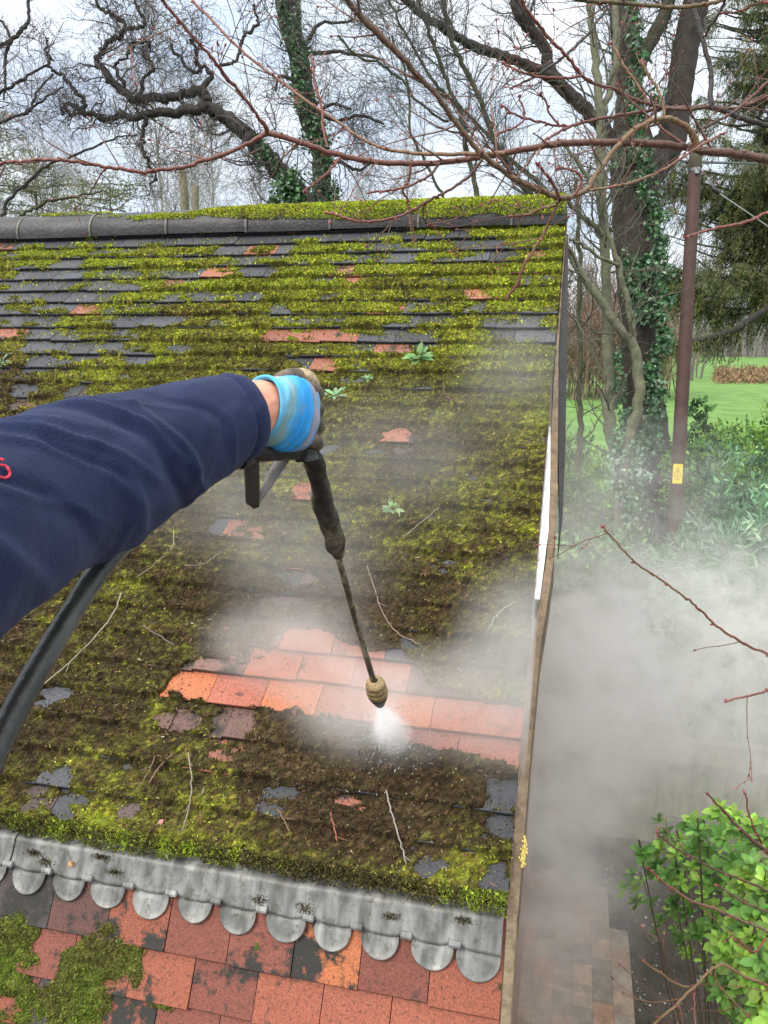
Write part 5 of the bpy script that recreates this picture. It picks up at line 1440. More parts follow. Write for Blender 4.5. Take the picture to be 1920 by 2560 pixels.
# ------------------------------------------------------------------ budding branches close to the camera
def budtree(name, label, lines, seed, trunk=None, loc=None, twig_density=26, cat='tree', col='red', ties=()):
    """lines: dict(pl, d, col, buds)"""
    g = np.random.default_rng(seed); mb = MB(); mbb = MB(); mbt = MB(); src = []
    if trunk is not None:
        add_tube(mb, trunk[0], trunk[1], 14, BK['brown'])
    for m in lines:
        pts, rad = pix_line(m['pl'], m['d'][0], m['d'][1], 6, m.get('jit', .0012)); rad = rad * .84
        s = np.r_[0, np.cumsum(np.linalg.norm(np.diff(pts, axis=0), axis=1))]
        c0 = np.array(BK[m.get('col', col)]); c1 = np.array(BK[m.get('col2', m.get('col', col))])
        cc = c0 + (c1 - c0) * (s / s[-1])[:, None]
        V, Fq, _ = tubes(pts[None], rad[None], 8); mb.add(V, [Fq], np.repeat(cc, 8, 0))
        # swollen nodes and buds
        st = m.get('bud', .07)
        for q in np.arange(st * g.random(), s[-1], st):
            i = min(np.searchsorted(s, q), len(pts) - 2); p0 = pts[i]; r_ = rad[i]; tg = nrm(pts[i + 1] - pts[i])
            rd = nrm(np.cross(tg, g.normal(size=3))); d = nrm(rd + tg * .8); bl = g.uniform(.006, .013)
            lathe(mbb, p0 + rd * r_ * .6, p0 + rd * r_ * .6 + d * bl, [(0, .0022), (.3, .0036), (.65, .003), (1, .0004)], 6, tuple(vary((.26, .07, .06), 1, g, .2)[0]))
            if g.random() < .5: lathe(mb, p0 - tg * .006, p0 + tg * .006, [(0, r_), (.3, r_ * 1.16), (.7, r_ * 1.16), (1, r_)], 8, tuple(cc[i] * .8))
        e = pts[-1]; tg = nrm(pts[-1] - pts[-2])
        if m.get('tip', True):
            for q in range(3):
                d = nrm(tg + g.normal(0, .45, 3)); lathe(mbb, e, e + d * .013, [(0, .002), (.35, .0042), (.7, .0032), (1, .0004)], 6, tuple(vary((.24, .06, .06), 1, g, .2)[0]))
        if m.get('tw', True): src.append(resample(pts, rad, 12))
    root = empty(name, loc if loc is not None else tuple(trunk[0][0])); tag(root, label, cat)
    for a_, b_, r0_, r1_ in ties:
        o_ = smooth_line([b_, (a_ + b_) / 2 + np.array([0, 0, -.03]), a_], 5); add_tube(mb, o_, np.linspace(r0_, r1_, len(o_)), 8, BK['brown'])
    mb.build('branch', M_budtwig, root, smooth=True)
    if twig_density:
        P0 = np.array([s_[0] for s_ in src]); R0 = np.array([s_[1] for s_ in src])
        p1, r1 = sprout(P0, R0, twig_density, g, None, Labs=(.10, .42), t0=.1, rr=.5, K=7, wob=.10, upb=.03, rmin=.0017, ang=(.5, 1.1))
        V, Fq, C = tubes(p1, r1, 5, vary((.16, .075, .05), len(p1), g, .2)); mbt.add(V, [Fq], C)
        p2, r2 = sprout(p1, r1, twig_density, g, None, Labs=(.05, .16), t0=.2, rr=.7, K=5, wob=.08, upb=.02, rmin=.0013, ang=(.5, 1.1))
        V, Fq, C = tubes(p2, r2, 4, vary((.17, .07, .05), len(p2), g, .2)); mbt.add(V, [Fq], C)
        for pp_ in (p1, p2):
            for q in pp_:
                tg = nrm(q[-1] - q[-2]); lathe(mbb, q[-1] - tg * .002, q[-1] + tg * .010, [(0, .0014), (.35, .0034), (.7, .0026), (1, .0004)], 5, tuple(vary((.27, .08, .07), 1, g, .2)[0]))
                k = len(q) // 2; lathe(mbb, q[k], q[k] + nrm(g.normal(size=3)) * .007, [(0, .0014), (.4, .0026), (1, .0004)], 5, tuple(vary((.27, .08, .07), 1, g, .2)[0]))
        mbb.add(np.concatenate(mbt.V), [np.concatenate(mbt.F[4])], np.concatenate(mbt.C))
    mbb.build('crown', M_budtwig, root, smooth=True)
    return root


F1a = [(2060, 436, 15), (1920, 399, 13), (1840, 386, 12), (1766, 377, 12), (1722, 369, 11), (1665, 362, 11), (1608, 358, 11), (1500, 356, 10), (1440, 357, 10), (1381, 361, 10), (1320, 372, 9), (1242, 386, 9), (1200, 393, 9), (1151, 400, 8), (1091, 407, 8), (1001, 409, 8), (925, 403, 8), (850, 389, 8), (777, 365, 8), (716, 345, 8), (668, 334, 8),
       (626, 358, 6), (551, 389, 6), (505, 402, 6), (460, 419, 5.5), (400, 424, 5.5), (356, 431, 5.5), (301, 422, 5.5), (247, 414, 5), (196, 405, 5), (157, 401, 5), (121, 399, 5), (60, 403, 5), (0, 410, 5), (-60, 420, 5)]
F1b = [(1262, 384, 6), (1182, 385, 6), (1091, 386, 5.5), (1031, 383, 5), (971, 374, 5), (925, 357, 4.5), (880, 332, 4.5), (837, 300, 4.5), (762, 250, 4.5), (713, 211, 4), (656, 169, 4), (593, 117, 4), (545, 66, 4), (520, 39, 4), (485, 5, 4), (470, -30, 4)]
F1c = [(819, 370, 4), (807, 316, 4), (804, 265, 4), (789, 217, 4), (784, 169, 4), (778, 143, 4)]
F1d = [(849, 393, 4), (831, 419, 3.5), (792, 455, 3), (764, 475, 3)]
F1e = [(668, 334, 7), (665, 318, 7), (647, 295, 5), (623, 262, 5), (593, 223, 5), (563, 193, 5), (545, 163, 5), (521, 136, 5), (481, 90, 5), (445, 48, 5), (412, 9, 5), (395, -30, 5)]
F2 = [(1741, 374, 12), (1736, 348, 11), (1725, 328, 10), (1703, 309, 9), (1676, 297, 8.5), (1649, 298, 8), (1622, 304, 8), (1586, 325, 8), (1555, 353, 8), (1531, 380, 8), (1507, 413, 8), (1486, 443, 8), (1471, 470, 8), (1441, 488, 8), (1405, 496, 9), (1366, 483, 9), (1320, 464, 9), (1272, 437, 8), (1227, 404, 8), (1196, 377, 8), (1166, 340, 8),
      (1136, 301, 8), (1115, 271, 8), (1091, 238, 8), (1061, 205, 8), (1031, 175, 9), (1007, 145, 9), (971, 111, 10), (940, 78, 11), (895, 33, 9), (868, 0, 8), (845, -35, 8)]
F2b = [(1471, 476, 4), (1516, 470, 4), (1562, 461, 4), (1607, 446, 4), (1652, 428, 4), (1700, 398, 4), (1744, 368, 4), (1779, 350, 4), (1806, 335, 3.5)]
F2c = [(1400, 500, 5), (1391, 512, 5), (1378, 548, 5), (1368, 567, 4.5), (1342, 615, 4.5), (1312, 662, 4.5), (1295, 706, 4), (1270, 740, 4)]
F2d = [(1391, 513, 4), (1351, 523, 4), (1308, 539, 3.5), (1282, 541, 3.5)]
F2e = [(1398, 492, 5), (1381, 455, 4.5), (1363, 434, 4), (1345, 412, 4)]
F2f = [(1438, 488, 5), (1453, 452, 4), (1450, 438, 3.5), (1429, 425, 3.5), (1398, 419, 3.5)]
F3 = [(1206, 396, 5), (1182, 431, 5), (1151, 458, 4.5), (1106, 485, 4.5), (1067, 503, 4.5), (1046, 518, 4), (1001, 539, 4), (955, 551, 4), (910, 554, 4), (874, 548, 4), (846, 539, 4), (820, 532, 4)]
F3b = [(1064, 504, 3.5), (1058, 520, 3.5), (1058, 542, 3), (1070, 560, 3)]
F4 = [(1099, 407, 4), (1076, 437, 4), (1031, 461, 3.5), (1007, 470, 3.5), (976, 476, 3.5), (926, 482, 3)]
F4b = [(1028, 410, 3.5), (1022, 449, 3.5), (1007, 476, 4), (1019, 506, 3.5), (1028, 557, 3.5), (1037, 595, 3)]
F5 = [(1774, 267, 7), (1717, 268, 5), (1652, 271, 5), (1622, 277, 5), (1562, 286, 5), (1501, 296, 4.5), (1456, 307, 4.5), (1426, 316, 4.5), (1396, 331, 4), (1360, 353, 4)]
F5b = [(1426, 316, 4), (1381, 313, 3.5), (1351, 304, 3.5), (1311, 296, 3.5), (1278, 281, 3), (1257, 265, 3)]
F5c = [(1311, 296, 3), (1308, 271, 3), (1298, 246, 3)]
F5d = [(1313, 297, 3), (1290, 316, 3), (1245, 334, 3)]
F5e = [(1400, 318, 3), (1375, 285, 3), (1365, 255, 3), (1352, 238, 3)]
F6 = [(2050, 350, 10), (1920, 314, 8), (1880, 304, 8), (1839, 290, 8), (1798, 272, 8), (1776, 262, 8), (1779, 190, 7), (1766, 136, 7), (1750, 76, 7), (1736, 27, 7), (1725, -20, 7)]
F6b = [(1776, 266, 6), (1717, 274, 5), (1663, 271, 5), (1622, 260, 5), (1581, 247, 5), (1541, 225, 5), (1486, 208, 5), (1453, 187, 5), (1417, 139, 5), (1381, 105, 5), (1351, 69, 5), (1320, 30, 5), (1295, -20, 5)]
F6c = [(1453, 190, 4), (1411, 196, 4), (1351, 193, 4), (1305, 181, 3.5), (1262, 160, 3.5)]
F6d = [(1516, 24, 4), (1471, 84, 4), (1417, 136, 4), (1381, 163, 4), (1336, 193, 4), (1282, 218, 3)]
F6e = [(1790, 268, 5), (1825, 271, 5), (1850, 268, 5), (1880, 258, 4.5), (1920, 240, 4.5), (1980, 225, 4)]
F6f = [(1739, 331, 4), (1780, 308, 4), (1820, 288, 4), (1870, 250, 4), (1920, 205, 4), (1980, 170, 4)]
F6g = [(1763, 92, 4), (1774, 68, 4), (1798, 33, 4.5), (1820, -15, 4.5)]
F6h = [(1798, 33, 3.5), (1840, 30, 3), (1880, 15, 3), (1915, 5, 3)]
F6i = [(1660, 288, 4), (1655, 250, 4), (1640, 215, 4), (1625, 195, 4), (1605, 155, 5)]
F6j = [(1622, 258, 4), (1590, 205, 4), (1560, 165, 4), (1530, 112, 4)]
F7 = [(1850, -25, 6), (1793, 3, 6), (1744, 14, 6), (1690, 18, 6), (1622, 14, 6), (1531, 6, 6), (1447, 0, 6), (1400, -20, 5)]
F8 = [(2050, 500, 5), (1920, 532, 4.5), (1868, 555, 4.5), (1803, 568, 4), (1744, 583, 4), (1716, 592, 3.5)]
D = 2.45
tr = np.array([[P(2330, 900, 2.6)[0], P(2330, 900, 2.6)[1], z] for z in np.linspace(GZ, .6, 14)]) + np.stack([.05 * np.sin(np.arange(14)), .04 * np.cos(np.arange(14) * .8), 0 * np.arange(14)], 1)
hub = tr[-3]


def joinpl(pl, d): return pl


def link(a, b, r0, r1, mbt=None): return


LN = [dict(pl=F1a, d=(2.6, 2.3), col='brown', col2='red'), dict(pl=F1b, d=(2.40, 2.9), col='tan', col2='red'), dict(pl=F1c, d=(2.35, 2.4)), dict(pl=F1d, d=(2.35, 2.3)), dict(pl=F1e, d=(2.32, 2.0), col='red'),
      dict(pl=F2, d=(2.55, 2.0), col='tan', col2='brown'), dict(pl=F2b, d=(2.2, 2.5), col='tan', col2='red'), dict(pl=F2c, d=(2.2, 2.35), col='tan', col2='red'), dict(pl=F2d, d=(2.2, 2.3), col='tan', col2='red'), dict(pl=F2e, d=(2.2, 2.1), col='red'), dict(pl=F2f, d=(2.22, 2.2), col='red'),
      dict(pl=F3, d=(2.3, 2.4), col='brown', col2='red'), dict(pl=F3b, d=(2.36, 2.4), col='brown'), dict(pl=F4, d=(2.4, 2.4), col='brown', col2='red'), dict(pl=F4b, d=(2.4, 2.5), col='red', col2='tan'),
      dict(pl=F5, d=(2.8, 2.6), col='brown', col2='red'), dict(pl=F5b, d=(2.65, 2.6)), dict(pl=F5c, d=(2.6, 2.6)), dict(pl=F5d, d=(2.6, 2.6)), dict(pl=F5e, d=(2.63, 2.6)),
      dict(pl=F6, d=(2.8, 2.8), col='dark', tw=False), dict(pl=F6b, d=(2.8, 2.4), col='brown', col2='red'), dict(pl=F6c, d=(2.55, 2.5)), dict(pl=F6d, d=(2.7, 2.6), col='dark'), dict(pl=F6e, d=(2.8, 2.8), col='brown', col2='red'), dict(pl=F6f, d=(2.6, 2.8), col='dark', col2='red'), dict(pl=F6g, d=(2.8, 2.7), col='dark'), dict(pl=F6h, d=(2.75, 2.7)),
      dict(pl=F6i, d=(2.7, 2.7), col='tan'), dict(pl=F6j, d=(2.7, 2.7), col='tan'), dict(pl=F7, d=(2.7, 2.7), col='tan', col2='olive'), dict(pl=F8, d=(2.4, 2.2), col='red')]
TIE = [(P(q[0], q[1], dd), tr[zi], r_ * 1.3, q[2] * dd / F) for q, dd, zi, r_ in ((F1a[0], 2.6, -4, .026), (F6[0], 2.8, -3, .02), (F6e[-1], 2.8, -3, .008), (F6f[-1], 2.8, -2, .008), (F7[0], 2.7, -1, .012), (F8[0], 2.4, -5, .01))]
bt = budtree('budding_tree', 'red-budded bare branches reaching over the roof from the right', LN, 701, (tr, np.linspace(.085, .045, 14)), twig_density=125, ties=TIE)
# bare twigs that reach in low at the right
F9 = [(2080, 1700, 5), (1920, 1637, 4), (1847, 1601, 4), (1793, 1566, 3.5), (1747, 1523, 3.5), (1716, 1496, 3.2), (1647, 1446, 3), (1614, 1425, 3), (1575, 1393, 3), (1536, 1350, 2.6), (1510, 1320, 2.4)]
F10 = [(2050, 1680, 4), (1920, 1726, 3.5), (1866, 1741, 3), (1820, 1751, 2.8)]
F11 = [(2040, 2220, 9), (1920, 2132, 7), (1896, 2112, 6), (1855, 2077, 5), (1814, 2032, 4), (1773, 1988, 3)]
F12 = [(2040, 2390, 5), (1920, 2327, 4.5), (1855, 2302, 4.5), (1793, 2274, 4.5), (1732, 2253, 4), (1658, 2204, 3.6), (1624, 2174, 3)]
F13 = [(2000, 2270, 4), (1896, 2216, 3.5), (1814, 2184, 3.2), (1752, 2155, 3), (1691, 2122, 2.8), (1644, 2084, 2.6)]
F14 = [(2050, 2560, 5), (1920, 2466, 4.5), (1855, 2438, 4.5), (1814, 2413, 4.2), (1781, 2421, 4.2), (1740, 2462, 4.2), (1691, 2511, 4), (1633, 2562, 4), (1600, 2590, 3.5)]
F14b = [(1738, 2464, 3.2), (1715, 2467, 3), (1670, 2446, 3), (1612, 2405, 2.6)]
F14c = [(1736, 2468, 3), (1737, 2520, 3), (1738, 2580, 3)]
F14d = [(1785, 2424, 3), (1790, 2450, 2.6), (1814, 2483, 2.6), (1867, 2536, 2.4)]
F15 = [(1980, 2320, 3.5), (1912, 2278, 3), (1855, 2253, 3), (1793, 2212, 2.6)]
F16 = [(1905, 2110, 3), (1896, 2093, 3), (1875, 2044, 2.6), (1863, 1984, 2.4)]
F17 = [(1915, 2345, 3), (1885, 2380, 2.6), (1840, 2350, 2.4)]
tr2 = np.array([P(2260, 2300, 2.5)[:2].tolist() + [z] for z in np.linspace(GZ, -1.6, 10)]) + np.stack([.03 * np.sin(np.arange(10)), .03 * np.cos(np.arange(10)), 0 * np.arange(10)], 1)
LN2 = [dict(pl=F9, d=(2.4, 2.2), col='red', col2='tan'), dict(pl=F10, d=(2.4, 2.4), col='red'), dict(pl=F11, d=(2.5, 2.4), col='brown'), dict(pl=F12, d=(2.4, 2.3), col='pale', col2='red'), dict(pl=F13, d=(2.5, 2.4), col='brown'), dict(pl=F14, d=(2.4, 2.3), col='tan', tip=False),
       dict(pl=F14b, d=(2.36, 2.3), col='tan'), dict(pl=F14c, d=(2.36, 2.3), col='red', tip=False), dict(pl=F14d, d=(2.36, 2.4), col='tan'), dict(pl=F15, d=(2.4, 2.4), col='brown'), dict(pl=F16, d=(2.5, 2.45), col='red'), dict(pl=F17, d=(2.4, 2.35), col='red')]
TIE = [(P(q[0], q[1], dd), tr2[zi], r_, q[2] * dd / F) for q, dd, zi, r_ in ((F9[0], 2.4, -1, .008), (F10[0], 2.4, -1, .006), (F11[0], 2.5, -4, .012), (F12[0], 2.4, -5, .008), (F13[0], 2.5, -4, .006), (F14[0], 2.4, -6, .008), (F15[0], 2.4, -5, .005))]
bt2 = budtree('bare_shrub', 'thin red and straw-coloured bare twigs reaching across the mist at lower right', LN2, 702, (tr2, np.linspace(.03, .016, 10)), twig_density=16, cat='shrub', ties=TIE)
# ------------------------------------------------------------------ the operator's arm
def ring_tube(stations, nring, nside, disp=None):
    """stations: (px, py, depth, r_side, r_depth[, flat]) -> V grid (nring, nside, 3), axes"""
    S = np.array([[*P(s[0], s[1], s[2]), s[3], s[4]] for s in stations]); sub = max(2, nring // (len(S) - 1)); o = smooth_line(S, sub)
    pts = o[:, :3]; n = len(pts); T_ = np.gradient(pts, axis=0); T_ = nrm(T_)
    vdir = nrm(pts - CAM)                                      # away from the camera
    side = nrm(np.cross(T_, vdir)); dep = np.cross(side, T_)
    an = np.arange(nside) / nside * 2 * math.pi
    s = np.r_[0, np.cumsum(np.linalg.norm(np.diff(pts, axis=0), axis=1))]
    A = np.cos(an)[None, :, None] * side[:, None] * o[:, 3][:, None, None] + np.sin(an)[None, :, None] * dep[:, None] * o[:, 4][:, None, None]
    if disp is not None:
        Dd = disp(s[:, None] + 0 * an[None], an[None] + 0 * s[:, None], s[-1]); A = A + nrm(A) * Dd[..., None]
    return pts[:, None] + A, s, pts, side, dep


def grid_faces(n, k):
    idx = np.arange(n * k).reshape(n, k); nx = np.roll(idx, -1, 1)
    return np.stack([idx[:-1], nx[:-1], nx[1:], idx[1:]], -1).reshape(-1, 4)


def sleeve_disp(s, a, L_):
    t = L_ - s                       # distance from the cuff
    d = .006 * (fbm(t * 7 + 3, np.cos(a) * 1.2 + np.sin(a) * .8 + t * 5, 5, 3) - .5) * 2
    # long soft creases that wrap round the arm
    for (t0, k, w_, amp, ph, hw) in [(.085, .025, .008, .0028, -2.2, .8), (.14, .05, .012, -.003, -1.2, .7), (.185, .035, .010, .0065, -1.9, 1.2), (.215, .045, .013, -.0085, -2.2, .9), (.262, .075, .009, .0075, -1.0, .9), (.285, .06, .014, -.006, -1.0, .6),
                                 (.30, .02, .016, .007, -2.3, .7), (.345, .10, .008, .006, -1.1, .9), (.37, .11, .014, -.006, -1.2, .7), (.43, .13, .009, .007, -1.0, .8), (.47, .09, .02, -.006, -1.6, 1.0), (.52, .15, .011, .006, -1.2, .8),
                                 (.16, -.05, .007, .0035, -2.7, .5), (.24, .16, .007, .004, -.6, .5), (.33, -.04, .010, .004, -2.9, .6), (.39, .17, .007, .004, -.5, .6), (.60, .1, .02, .008, -1.5, 1.2)]:
        da = (a - (ph % (2 * math.pi)) + math.pi) % (2 * math.pi) - math.pi
        w_ = w_ * .75; amp = amp * .92; q = t - (t0 + k * da + .010 * np.sin(da * 2.3 + t0 * 40) + .006 * np.sin(da * 5 + t0 * 90)); wv = np.where(q > 0, w_ * 1.9, w_)
        d = d + amp * np.exp(-(q / wv) ** 2) * np.exp(-(da / hw) ** 2)
    d = d + .006 * (fbm(t * 16 + 40 + np.cos(a), np.sin(a) * 2.0 + t * 9, 15, 3) - .5) * np.clip(t / .1, .3, 1)
    d = d - .0016 * np.exp(-((t - .028) / .003) ** 2)            # stitched hem
    d = d + .003 * np.exp(-((t - .012) / .012) ** 2)
    return d


SL = [(-900, 1900, .42, .10, .09), (-560, 1660, .55, .105, .095), (-260, 1440, .66, .096, .09), (-60, 1326, .76, .094, .085), (75, 1256, .84, .092, .08), (247, 1186, .94, .091, .076), (401, 1116, 1.035, .080, .069), (517, 1066, 1.105, .070, .062), (608, 1040, 1.157, .0590, .055)]
Vg, s_, ctr, sdv, dpv = ring_tube(SL, 320, 110, sleeve_disp)
n_, k_ = Vg.shape[:2]
inner = ctr[-1] + (Vg[-1] - ctr[-1]) * .95; inner2 = ctr[-14:-13] + (Vg[-14] - ctr[-14]) * .9
allV = np.concatenate([Vg.reshape(-1, 3), inner, inner2.reshape(-1, 3)])
fq = grid_faces(n_, k_); o = (n_ - 1) * k_; a = np.arange(k_); b = (a + 1) % k_
fr = np.concatenate([np.stack([a + o + i * k_, b + o + i * k_, b + o + (i + 1) * k_, a + o + (i + 1) * k_], 1) for i in range(2)])
person = empty('person', tuple(P(-900, 1900, .42))); tag(person, "person's outstretched arm in a navy sweatshirt sleeve and dirty blue work glove gripping the lance", 'person')


def mat_fabric():
    m = bpy.data.materials.new('navy_fleece'); t, n, l, b = nodes_of(m)
    tc = n.new('ShaderNodeTexCoord'); z = n.new('ShaderNodeTexNoise'); z.inputs['Scale'].default_value = 9; z.inputs['Detail'].default_value = 6
    z2 = n.new('ShaderNodeTexNoise'); z2.inputs['Scale'].default_value = 420; z2.inputs['Detail'].default_value = 3
    l(tc.outputs['Object'], z.inputs[0]); l(tc.outputs['Object'], z2.inputs[0])
    r = n.new('ShaderNodeValToRGB'); r.color_ramp.elements[0].position = .3; r.color_ramp.elements[1].position = .72
    r.color_ramp.elements[0].color = (.010, .016, .046, 1); r.color_ramp.elements[1].color = (.021, .030, .076, 1); l(z.outputs['Fac'], r.inputs[0])
    mr = n.new('ShaderNodeMapRange'); mr.inputs[3].default_value = .6; mr.inputs[4].default_value = 1.5; l(z2.outputs['Fac'], mr.inputs[0])
    sc = n.new('ShaderNodeVectorMath'); sc.operation = 'SCALE'; l(r.outputs[0], sc.inputs[0]); l(mr.outputs[0], sc.inputs['Scale']); l(sc.outputs[0], b.inputs['Base Color'])
    b.inputs['Roughness'].default_value = .95; b.inputs['Specular IOR Level'].default_value = .15
    b.inputs['Sheen Weight'].default_value = .16; b.inputs['Sheen Roughness'].default_value = .5; b.inputs['Sheen Tint'].default_value = (.45, .50, .72, 1)
    u = n.new('ShaderNodeBump'); u.inputs['Strength'].default_value = .6; u.inputs['Distance'].default_value = .002; l(z2.outputs['Fac'], u.inputs['Height']); l(u.outputs[0], b.inputs['Normal'])
    return m


# rounded closed shoulder end
sh = []; base_i = len(allV); axs = nrm(ctr[0] - ctr[3])
for j_, (q_, h_) in enumerate(((.97, .03), (.85, .06), (.62, .085), (.33, .10))): sh.append(ctr[0] + (Vg[0] - ctr[0]) * q_ + axs * h_)
allV = np.concatenate([allV] + sh + [[ctr[0] + axs * .104]])
prev_ = a; shf = []
for j_ in range(4):
    cur_ = base_i + j_ * k_ + a; shf.append(np.stack([prev_[b], prev_[a], cur_[a], cur_[b]], 1)); prev_ = cur_
fr = np.concatenate([fr] + shf); capf = np.stack([prev_[b], prev_[a], np.full(k_, len(allV) - 1)], 1)
sleeve = mesh('sleeve', allV, [fq, fr, capf], mat_fabric(), person, None, smooth=True)
# embroidered red lettering cut by the frame
mb = MB()


def on_sleeve(px, py):
    d = P(px, py, 1.) - CAM; d /= np.linalg.norm(d); q = Vg.reshape(-1, 3) - CAM; t = q @ d; r_ = np.linalg.norm(q - t[:, None] * d, axis=1); i = np.lexsort((t, np.round(r_, 2)))[0]
    return CAM + d * (t[i] - .001)


for pl in ([(-14, 1146), (0, 1147), (9, 1151)], [(-16, 1160), (0, 1162), (14, 1165), (22, 1174), (25, 1184), (20, 1192), (10, 1195), (0, 1192), (-12, 1190)]):
    pts = np.array([on_sleeve(*q) for q in pl]); add_tube(mb, smooth_line(pts, 4), np.full((len(pts) - 1) * 4 + 1, .0013), 6, (.62, .03, .06))
mb.build('embroidery', M_paint, sleeve)

# bare forearm, wrist and hand: one continuous surface
rod0, rod1 = P(738, 934, 1.262), P(768, 1150, 1.292); rax = nrm(rod1 - rod0)
CAPS = []


def cap_chain(pts, rads): CAPS.append((np.array(pts), rads))


def hand_surface(name, mat, grow, parts, parent, color, vox=.0032, smooth_it=4):
    """one continuous surface around tapered limbs"""
    mbq = MB()
    for pts, rads in parts:
        pts = np.asarray(pts); 
        q = smooth_line(np.column_stack([pts, np.array(rads) + grow]), 5)
        # rounded ends
        a, ra = q[0, :3], q[0, 3]; b, rb = q[-1, :3], q[-1, 3]
        ta = nrm(q[0, :3] - q[1, :3]); tb = nrm(q[-1, :3] - q[-2, :3])
        ext0 = [np.r_[a + ta * ra * x, ra * math.sqrt(max(0, 1 - x * x))] for x in (.97, .8, .45)]
        ext1 = [np.r_[b + tb * rb * x, rb * math.sqrt(max(0, 1 - x * x))] for x in (.45, .8, .97)]
        q = np.vstack([ext0, q, ext1]); add_tube(mbq, q[:, :3], q[:, 3], 16, color)
    o = mbq.build(name, mat, parent, smooth=True)
    md = o.modifiers.new('remesh', 'REMESH'); md.mode = 'VOXEL'; md.voxel_size = vox; md.use_smooth_shade = True
    ms = o.modifiers.new('smooth', 'SMOOTH'); ms.factor = .6; ms.iterations = smooth_it
    return o


W = P(648, 1014, 1.175)


def K(px, py, d): return P(px, py, d)


fingers = []
for (y0, d0, rr) in ((968, 1.232, .0100), (1008, 1.243, .0105), (1050, 1.252, .0103), (1092, 1.256, .0092)):
    kn = K(752, y0 + 4, d0 - .012); p1 = K(787, y0 + 12, d0 + .018); p2 = K(788, y0 + 20, d0 + .050); p3 = K(752, y0 + 16, d0 + .074); p4 = K(728, y0 + 12, d0 + .070)
    fingers.append(([kn, p1, p2, p3, p4], [rr * 1.15, rr * 1.08, rr, rr * .92, rr * .8]))
palm = [([K(560, 1066, 1.11), K(610, 1042, 1.145), K(650, 1018, 1.175), K(685, 1024, 1.195)], [.046, .0435, .041, .036]),
        ([K(672, 1000, 1.19), K(710, 985, 1.212), K(752, 972, 1.225)], [.026, .022, .013]), ([K(676, 1018, 1.19), K(714, 1014, 1.215), K(754, 1012, 1.235)], [.027, .022, .0135]),
        ([K(676, 1035, 1.19), K(714, 1045, 1.218), K(754, 1054, 1.243)], [.027, .022, .013]), ([K(674, 1052, 1.19), K(708, 1075, 1.218), K(752, 1094, 1.246)], [.024, .020, .012])]
thumb = ([K(682, 985, 1.195), K(702, 958, 1.222), K(728, 943, 1.250), K(758, 946, 1.272), K(776, 960, 1.285)], [.018, .0145, .0125, .0118, .0098])
M_skin2 = mat_plain('bare_skin', (.66, .27, .17), (.74, .34, .23), 60, .5, .1)
body = hand_surface('arm_and_hand', M_skin2, 0, palm + fingers + [thumb], person, (.78, .36, .25))


def mat_glove():
    m = bpy.data.materials.new('knit_glove'); t, n, l, b = nodes_of(m)
    a = n.new('ShaderNodeAttribute'); a.attribute_name = 'Col'
    tc = n.new('ShaderNodeTexCoord'); z = n.new('ShaderNodeTexNoise'); z.inputs['Scale'].default_value = 26; z.inputs['Detail'].default_value = 5
    z2 = n.new('ShaderNodeTexNoise'); z2.inputs['Scale'].default_value = 520
    l(tc.outputs['Object'], z.inputs[0]); l(tc.outputs['Object'], z2.inputs[0])
    r = n.new('ShaderNodeMapRange'); r.inputs[1].default_value = .55; r.inputs[2].default_value = .72; r.inputs[4].default_value = .65; l(z.outputs['Fac'], r.inputs[0])
    mx = n.new('ShaderNodeMix'); mx.data_type = 'RGBA'; l(r.outputs[0], mx.inputs['Factor']); l(a.outputs['Color'], mx.inputs['A']); mx.inputs['B'].default_value = (.24, .27, .25, 1)
    l(mx.outputs['Result'], b.inputs['Base Color']); b.inputs['Roughness'].default_value = .8; b.inputs['Specular IOR Level'].default_value = .25
    u = n.new('ShaderNodeBump'); u.inputs['Strength'].default_value = .4; u.inputs['Distance'].default_value = .001; l(z2.outputs['Fac'], u.inputs['Height']); l(u.outputs[0], b.inputs['Normal'])
    return m


def glove_disp(s, a, L_):
    t = s / L_; d = 0 * s
    for (t0, k, w_, amp) in [(.03, .0, .020, .0018), (.17, .04, .014, -.0022), (.22, .09, .014, .0032), (.30, .14, .010, -.002), (.36, .16, .012, .0026), (.44, .22, .012, .0038), (.53, .26, .010, -.0022), (.60, .28, .012, .0034), (.70, .30, .010, .0024)]:
        da = (a + 1.6 + math.pi) % (2 * math.pi) - math.pi
        d = d + amp * np.exp(-((t - t0 - k * np.cos(da)) / w_) ** 2) * (.5 + .5 * np.clip(1 - np.cos(a), 0, 1.2))
    # knuckles
    return d + .006 * (fbm(t * 4 + 2, np.cos(a) * 1.4 + 3, 12, 3) - .5) + .004 * (fbm(t * 11, np.sin(a) * 2 + 5 + t * 4, 14, 2) - .5)


GV = [(652, 1016, 1.168, .0480, .041), (666, 1019, 1.178, .0478, .039), (684, 1026, 1.190, .0520, .037), (716, 1034, 1.212, .0570, .035), (744, 1040, 1.232, .0565, .032), (764, 1044, 1.246, .0520, .026), (775, 1046, 1.254, .046, .018), (780, 1047, 1.258, .030, .008)]
Vq, sg_, cg, _, _ = ring_tube(GV, 90, 72, glove_disp)
n2_, k2_ = Vq.shape[:2]
tpos = (sg_ / sg_[-1])[:, None] + 0 * np.arange(k2_)[None] + .22 * (fbm(sg_[:, None] * 34, np.arange(k2_)[None] * .11, 4, 3) - .5)
def ramp(t, stops):
    xs = [s[0] for s in stops]; return np.stack([np.interp(t, xs, [s[1][i] for s in stops]) for i in range(3)], -1)
cl = ramp(tpos, [(0, (.12, .50, .78)), (.12, (.20, .55, .80)), (.26, (.24, .38, .36)), (.33, (.10, .42, .72)), (.5, (.03, .33, .80)), (.62, (.05, .36, .78)), (.72, (.16, .34, .58)), (.80, (.48, .34, .32)), (.86, (.22, .40, .66)), (1, (.15, .38, .66))])
